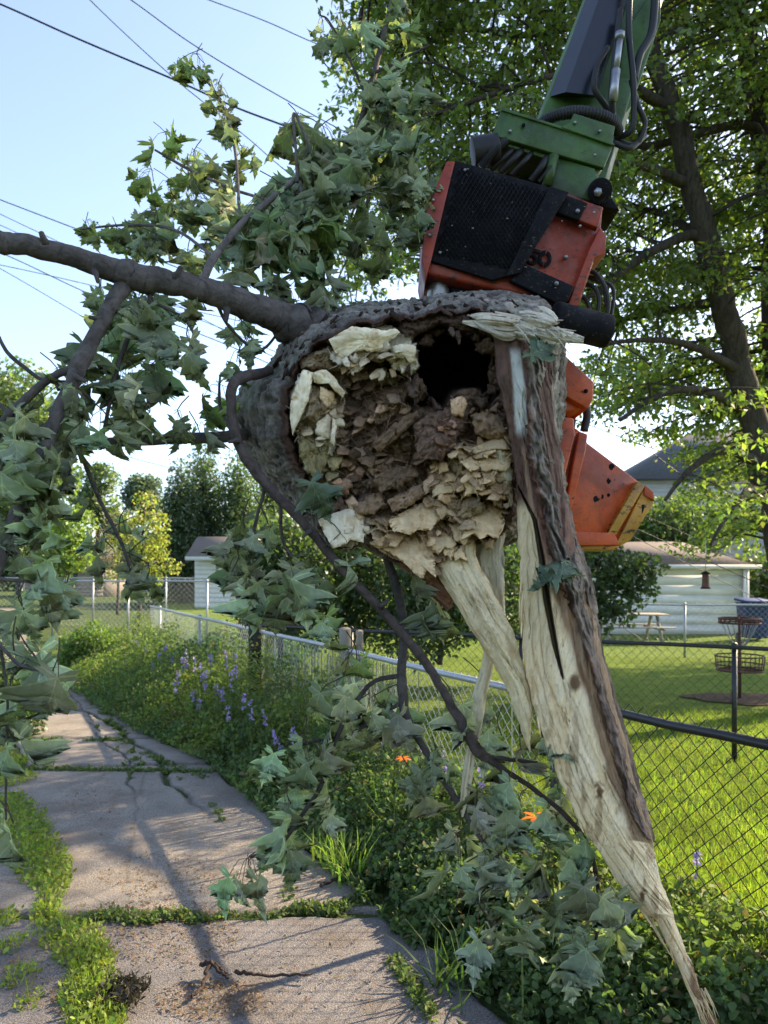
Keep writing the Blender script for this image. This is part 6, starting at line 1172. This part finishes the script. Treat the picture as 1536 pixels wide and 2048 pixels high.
tag(mb.build('weeds', M['weed']), 'tangled low weeds growing between the alley edge and the chain link fence', 'weeds', None, 'stuff')
# grass tufts in the strip left of the slab, in the seams, at the alley edge
GC = [(15,1600,26),(40,1640,34),(62,1690,38),(88,1735,40),(112,1770,26),(95,1815,22),(90,1840,22),(150,1880,40),(185,1925,34),(170,1965,40),(190,2010,44),(200,2048,40),(190,2100,50),(5,1840,26),(25,1890,26),(45,1950,28),(60,2000,20),(30,1560,30),(0,1530,40)]
def tufts(pts, name, label, cat, dens, hmul, colr, lf=.5, seed=1):
    rg_ = np.random.default_rng(seed); mb = MB()
    for x, y, r in pts:
        c = G(x, y, .02); rm_ = r / F0 * c[1]; k = int(dens * rm_ * rm_ * 60) + 12; a = rg_.uniform(0, 6.28, k); q = np.sqrt(rg_.uniform(0, 1, k)) * rm_ * 1.2
        p = v3(c[0] + np.cos(a) * q, c[1] + np.sin(a) * q * 1.6, .012); hh = hmul * rg_.uniform(.4, 1.25, k) * (1.15 - .6 * (q / (rm_ * 1.2)))
        kb = rg_.uniform(0, 1, k) > lf; al = rdir(rg_, k, 1.6, .8); cc = tint(rg_, k, colr, .35)
        scatter(mb, BL, p[kb], frame(al, rdir(rg_, k))[kb], hh[kb], .0045 + 0 * hh[kb], rg_.uniform(-.2, 1.1, k)[kb], cc[kb])
        k2 = (~kb); p2 = p[k2]; p2[:, 2] += hh[k2] * rg_.uniform(.1, .8, k2.sum()); al2 = rdir(rg_, k2.sum(), .6); L = rg_.uniform(.012, .03, k2.sum()) * (1 + c[1] * .06)
        scatter(mb, OV, p2, frame(al2, rdir(rg_, k2.sum(), 1.2)), L, L * 1.3, rg_.uniform(0, 1, k2.sum()), cc[k2] * .95)
    return tag(mb.build(name, M['weed']), label, cat, None, 'stuff')
pts = []
for (x0, y0, r0), (x1, y1, r1) in zip(GC[:12], GC[1:13]): pts += [(x0 + (x1 - x0) * t, y0 + (y1 - y0) * t, (r0 + (r1 - r0) * t)) for t in (0, .33, .66)]
pts += GC[13:]
tufts(pts, 'grass_strip', 'yellow green grass and clover strip between the pavement slabs on the left', 'grass', 520, .075, (.22, .29, .045), .45, 5)
seam = [(x, 1836 + math.sin(x * .05) * 5 - max(0, x - 480) * .12, 13 if (x < 400 or x > 590) else 4) for x in range(160, 760, 9)] + [(x, 1537 + x * .02, 6) for x in range(55, 430, 8)] + [(x, 1481, 5) for x in list(range(60, 130, 8)) + list(range(170, 260, 10))]
seam += [(200 + k * 9, 1410 + k * 13 + 6 * math.sin(k), 8) for k in range(0, 10)] + [(290 + k * 14, 1508 + k * 6, 8) for k in range(9)] + [(250 + k * 4, 1530 + k * 9, 4) for k in range(4)] + [(360, 1560, 5), (435, 1625, 9), (445, 1640, 7), (425, 1612, 6), (232, 1500, 5), (215, 1480, 5), (195, 1455, 4)]
seam += [(790 + k * 9, 1925 + k * 13, 16) for k in range(9)] + [(575, 1780, 12), (572, 1800, 8), (110, 1875, 10)]
tufts(seam, 'joint_weeds', 'small weeds sprouting from the joints and cracks of the pavement', 'weeds', 900, .045, (.11, .16, .045), .55, 6)
# leaf litter and wood chips
rg = np.random.default_rng(110); mb = MB()
for x, y, rx, ry, k in ((180,1600,60,50,400),(330,1760,130,50,700),(330,1880,150,60,1100),(420,2010,110,40,800),(120,1960,120,80,500),(300,1830,160,20,500),(600,1960,250,80,300),(650,1740,60,40,250),(400,1700,250,120,300)):
    a = rg.uniform(0, 6.28, k); q = np.sqrt(rg.uniform(0, 1, k)); xs_ = x + np.cos(a) * q * rx; ys_ = y + np.sin(a) * q * ry; D = CH * F0 / (ys_ - HZ); X = (xs_ - 768) / F0 * D
    p = v3(X, D, alleyz(X, D) + .004); L = rg.uniform(.006, .026, k); al = rdir(rg, k, 0); al[:, 2] *= .15
    scatter(mb, DI, p, frame(al, rdir(rg, k, 3)), L, L * rg.uniform(.3, 1.1, k), rg.uniform(-.8, .8, k), tint(rg, k, (.21, .135, .075) , .5, .12))
tag(mb.build('leaf_litter', M['weed']), 'brown leaf litter and wood crumbs scattered over the pavement', 'litter', None, 'stuff')
mb = MB(); k = 500; c = G(245, 1990, .03); p = c + rg.normal(0, 1, (k, 3)).clip(-1.6, 1.6) * [.055, .06, .012]; p[:, 2] = np.abs(p[:, 2]) + .02; al = rdir(rg, k, .3); scatter(mb, DI, p, frame(al, rdir(rg, k, 1)), rg.uniform(.02, .05, k), rg.uniform(.01, .03, k), rg.uniform(0, 1.5, k), tint(rg, k, (.035, .03, .022)))
tag(mb.build('dead_weed', M['weed']), 'dark withered weed clump beside the left grass strip', 'weed')
# lawn blades
n = 70000; D = edgeD(n, 1.9, 9.5); X = fenceX(D) + .1 + rg.uniform(0, 1, n) * (.55 * D + .3 - fenceX(D) * 1.0).clip(.5); p = v3(X, D, .012); al = rdir(rg, n, 2.6, 1); gcol = tint(rg, n, (.21, .28, .035), .35, .12) * (.55 + .95 * fbm(v3(X * 2, D * 2, 0), 120, 3))[:, None]
mb = MB(); scatter(mb, BL, p, frame(al, rdir(rg, n)), rg.uniform(.025, .07, n) * (1 + .04 * D), .0035 * (1 + D * .1), rg.uniform(0, 1.2, n), gcol); tag(mb.build('grass', M['weed']), 'short lush lawn grass behind the black fence', 'grass', None, 'stuff')
# vegetable patch
n = 16000; X = rg.uniform(-6.8, -1.6, n); D = rg.uniform(12.4, 17.6, n); k_ = X > fenceX(D) + .3; X, D = X[k_], D[k_]; n = len(X); zz = rg.uniform(.05, .35, n) * (.5 + fbm(v3(X * 2, D * 2, 0), 130, 3)); al = rdir(rg, n, .2); L = rg.uniform(.06, .12, n)
mb = MB(); scatter(mb, OV, v3(X, D, zz), frame(al, rdir(rg, n, 2)), L, L * 1.7, rg.uniform(0, .8, n), tint(rg, n, (.11, .20, .045), .3)); tag(mb.build('garden_patch', M['weed']), 'low leafy garden patch behind the galvanised rail', 'garden plants', None, 'stuff')
# bellflowers
def onfence(px, off): k = (px - 768) / F0; return (2.895 - off) / (k + .4965)
FLW = [(228,1300,.3),(292,1305,.25),(318,1318,.3),(345,1322,.2),(372,1312,.35),(388,1330,.25),(402,1335,.4),(452,1312,.1),(470,1318,.1),(432,1378,.25),(444,1386,.3),(385,1395,.5),(398,1412,.5),(528,1432,.3),(586,1468,.2),(640,1475,.15),(838,1445,.12),(888,1505,.12),(962,1535,.12),(985,1556,.15),(1003,1702,.35),(1082,1745,.3),(1392,1702,-.1),(560,1500,.25),(760,1450,.12)]
WH = ['at the far end of the weeds','next to the galvanised rail end','behind the tall weeds','among the distant weeds']
POS = ['farthest purple bellflower, alone at the left of the patch','purple bellflower just left of the densest far clump','first spike of the dense far clump of purple bellflowers','middle spike of the dense far clump, slightly lower','purple bellflower topping the dense far clump','spike behind the front of the dense far clump','last spike of the dense far clump toward the charred post','purple bellflower close left of the charred post, upper of a pair','purple bellflower touching the charred post, lower of a pair','bright purple bellflower cluster below the charred post','second spike of the bright cluster below the charred post','low bellflower near the alley edge, left of the bright cluster','lowest bellflower near the alley edge left of the charred post','bellflower at the foot of the slats just right of the charred post','pale bellflower against the first slats','bellflower against the slats behind the maple spray','bellflower showing between slats and bare drooping limb','pink purple bellflower under the bare drooping limb','violet bellflower beside the thin hanging splinter','violet bellflower right of the thin hanging splinter','large violet bellflower deep in the maple leaves near the orange lily','small bellflower below the orange lily','blue bellflower behind the black wire mesh on the lawn side','faint bellflower between two maple sprays by the slats','small bellflower at mid height of the slatted fence']
XF = [(212,1322,.5),(255,1330,.45),(275,1295,.2),(306,1340,.5),(330,1300,.15),(356,1348,.55),(365,1330,.3),(410,1352,.45),(420,1320,.2),(462,1350,.3),(486,1395,.35),(350,1375,.6),(500,1410,.4),(455,1420,.5),(610,1440,.15),(550,1470,.35),(940,1520,.1),(1015,1560,.1)]
FLW += XF; POS += ['one of the hazy purple bellflower spikes scattered through the tall weeds before the charred post'] * len(XF)
for (px, py, off), lb in zip(FLW, POS):
    D = onfence(px, off + (.45 if px < 600 else 0)); top = P(px, py - (12 if px < 600 else 0), D); f_ = thing('bellflower', lb, 'flower', (top[0] + .03, D, 0), 'purple bellflowers along the fence')
    s_ = spline([(top[0] + .03, D, 0), (top[0] + .015, D, top[2] * .5), tuple(top)], 14); mb = MB(); mb.tube(s_, np.linspace(.004, .002, 14), 5, (.07, .11, .03)); n = 26; i = rg.integers(1, 10, n); scatter(mb, OV, s_[i], frame(rdir(rg, n, .3), rdir(rg, n, 1.5)), rg.uniform(.04, .08, n), rg.uniform(.04, .07, n), rg.uniform(.1, 1, n), tint(rg, n, (.05, .10, .03))); mb.build('stem', M['weed'], f_)
    n = 17; hh = rg.uniform(0, 1, n); p = np.array([np.interp(1 - hh * .25, np.linspace(0, 1, 14), s_[:, j]) for j in range(3)]).T; al = rdir(rg, n, -.2); mb = MB(); sc_ = .017 + .0016 * D
    for q in range(2): scatter(mb, OV, p, frame(al + rg.normal(0, .35, (n, 3)), rdir(rg, n)), sc_ * rg.uniform(.8, 1.4, n), sc_ * rg.uniform(1.2, 1.8, n), rg.uniform(-.5, 1, n), tint(rg, n, (.40, .34, .60), .25, .06))
    mb.build('blossom', M['petal'], f_)
def lily(lb, px, py, D, s=1.0):
    top = P(px, py, D); f_ = thing('daylily', lb, 'flower', (top[0] - .05, D, 0), None); s_ = spline([(top[0] - .05, D, 0), (top[0] - .05, D, top[2] * .6), tuple(top)], 12); mb = MB(); mb.tube(s_, .0035, 5, (.10, .16, .05)); mb.build('stem', M['weed'], f_)
    mb = MB(); a = np.arange(6) * 1.047; al = v3(np.cos(a), np.sin(a) - .3, .45 * np.ones(6)); scatter(mb, OV, np.tile(top, (6, 1)), frame(al, np.tile([0, 0, 1.], (6, 1)) + .01), np.full(6, .062) * s, np.full(6, .055) * s, np.full(6, .9), tint(rg, 6, (.80, .20, .03), .15)); mb.build('blossom', M['petal'], f_)
lily('bright orange lily bloom beside the long cream splinter', 1072, 1636, 2.85, 1.1); lily('dull orange lily bloom in front of the dark slats', 806, 1518, 4.4, .9)
for i, (px, py, n, L0, lb) in enumerate(((700,1765,70,.34,'clump of arching grass blades, coloured as if sunlit, nearest the alley edge'),(790,1700,60,.46,'tall bright daylily leaf clump against the slats'),(745,1690,46,.42,'narrow upright leaf clump left of the tall bright one'),(870,1770,60,.30,'arching leaf clump under the drooping limb'),(660,1740,40,.24,'low grass tuft at the bend of the alley'),(890,1985,40,.34,'dark drooping leaf clump at the shaded right verge'),(545,1495,26,.4,'wispy dry grass clump beside the charred post'))):
    c = G(px, py, 0); mb = MB(); p = c + rg.normal(0, 1, (n, 3)) * [.05, .06, 0]; al = rdir(rg, n, 2.0, .9); cc = tint(rg, n, (.16, .25, .04) if i not in (5, 6) else ((.06, .11, .03) if i == 5 else (.25, .24, .10)), .25)  # green clumps given a brighter tone that stands in for sunlight
    scatter(mb, (BL[0], BL[1]), p, frame(al, rdir(rg, n)), L0 * rg.uniform(.6, 1.2, n), .013 * rg.uniform(.6, 1.2, n), rg.uniform(.3, 1.7, n), cc); o = mb.build('grass_clump', M['weed']); tag(o, lb, 'grass clump', 'grass clumps along the verge')
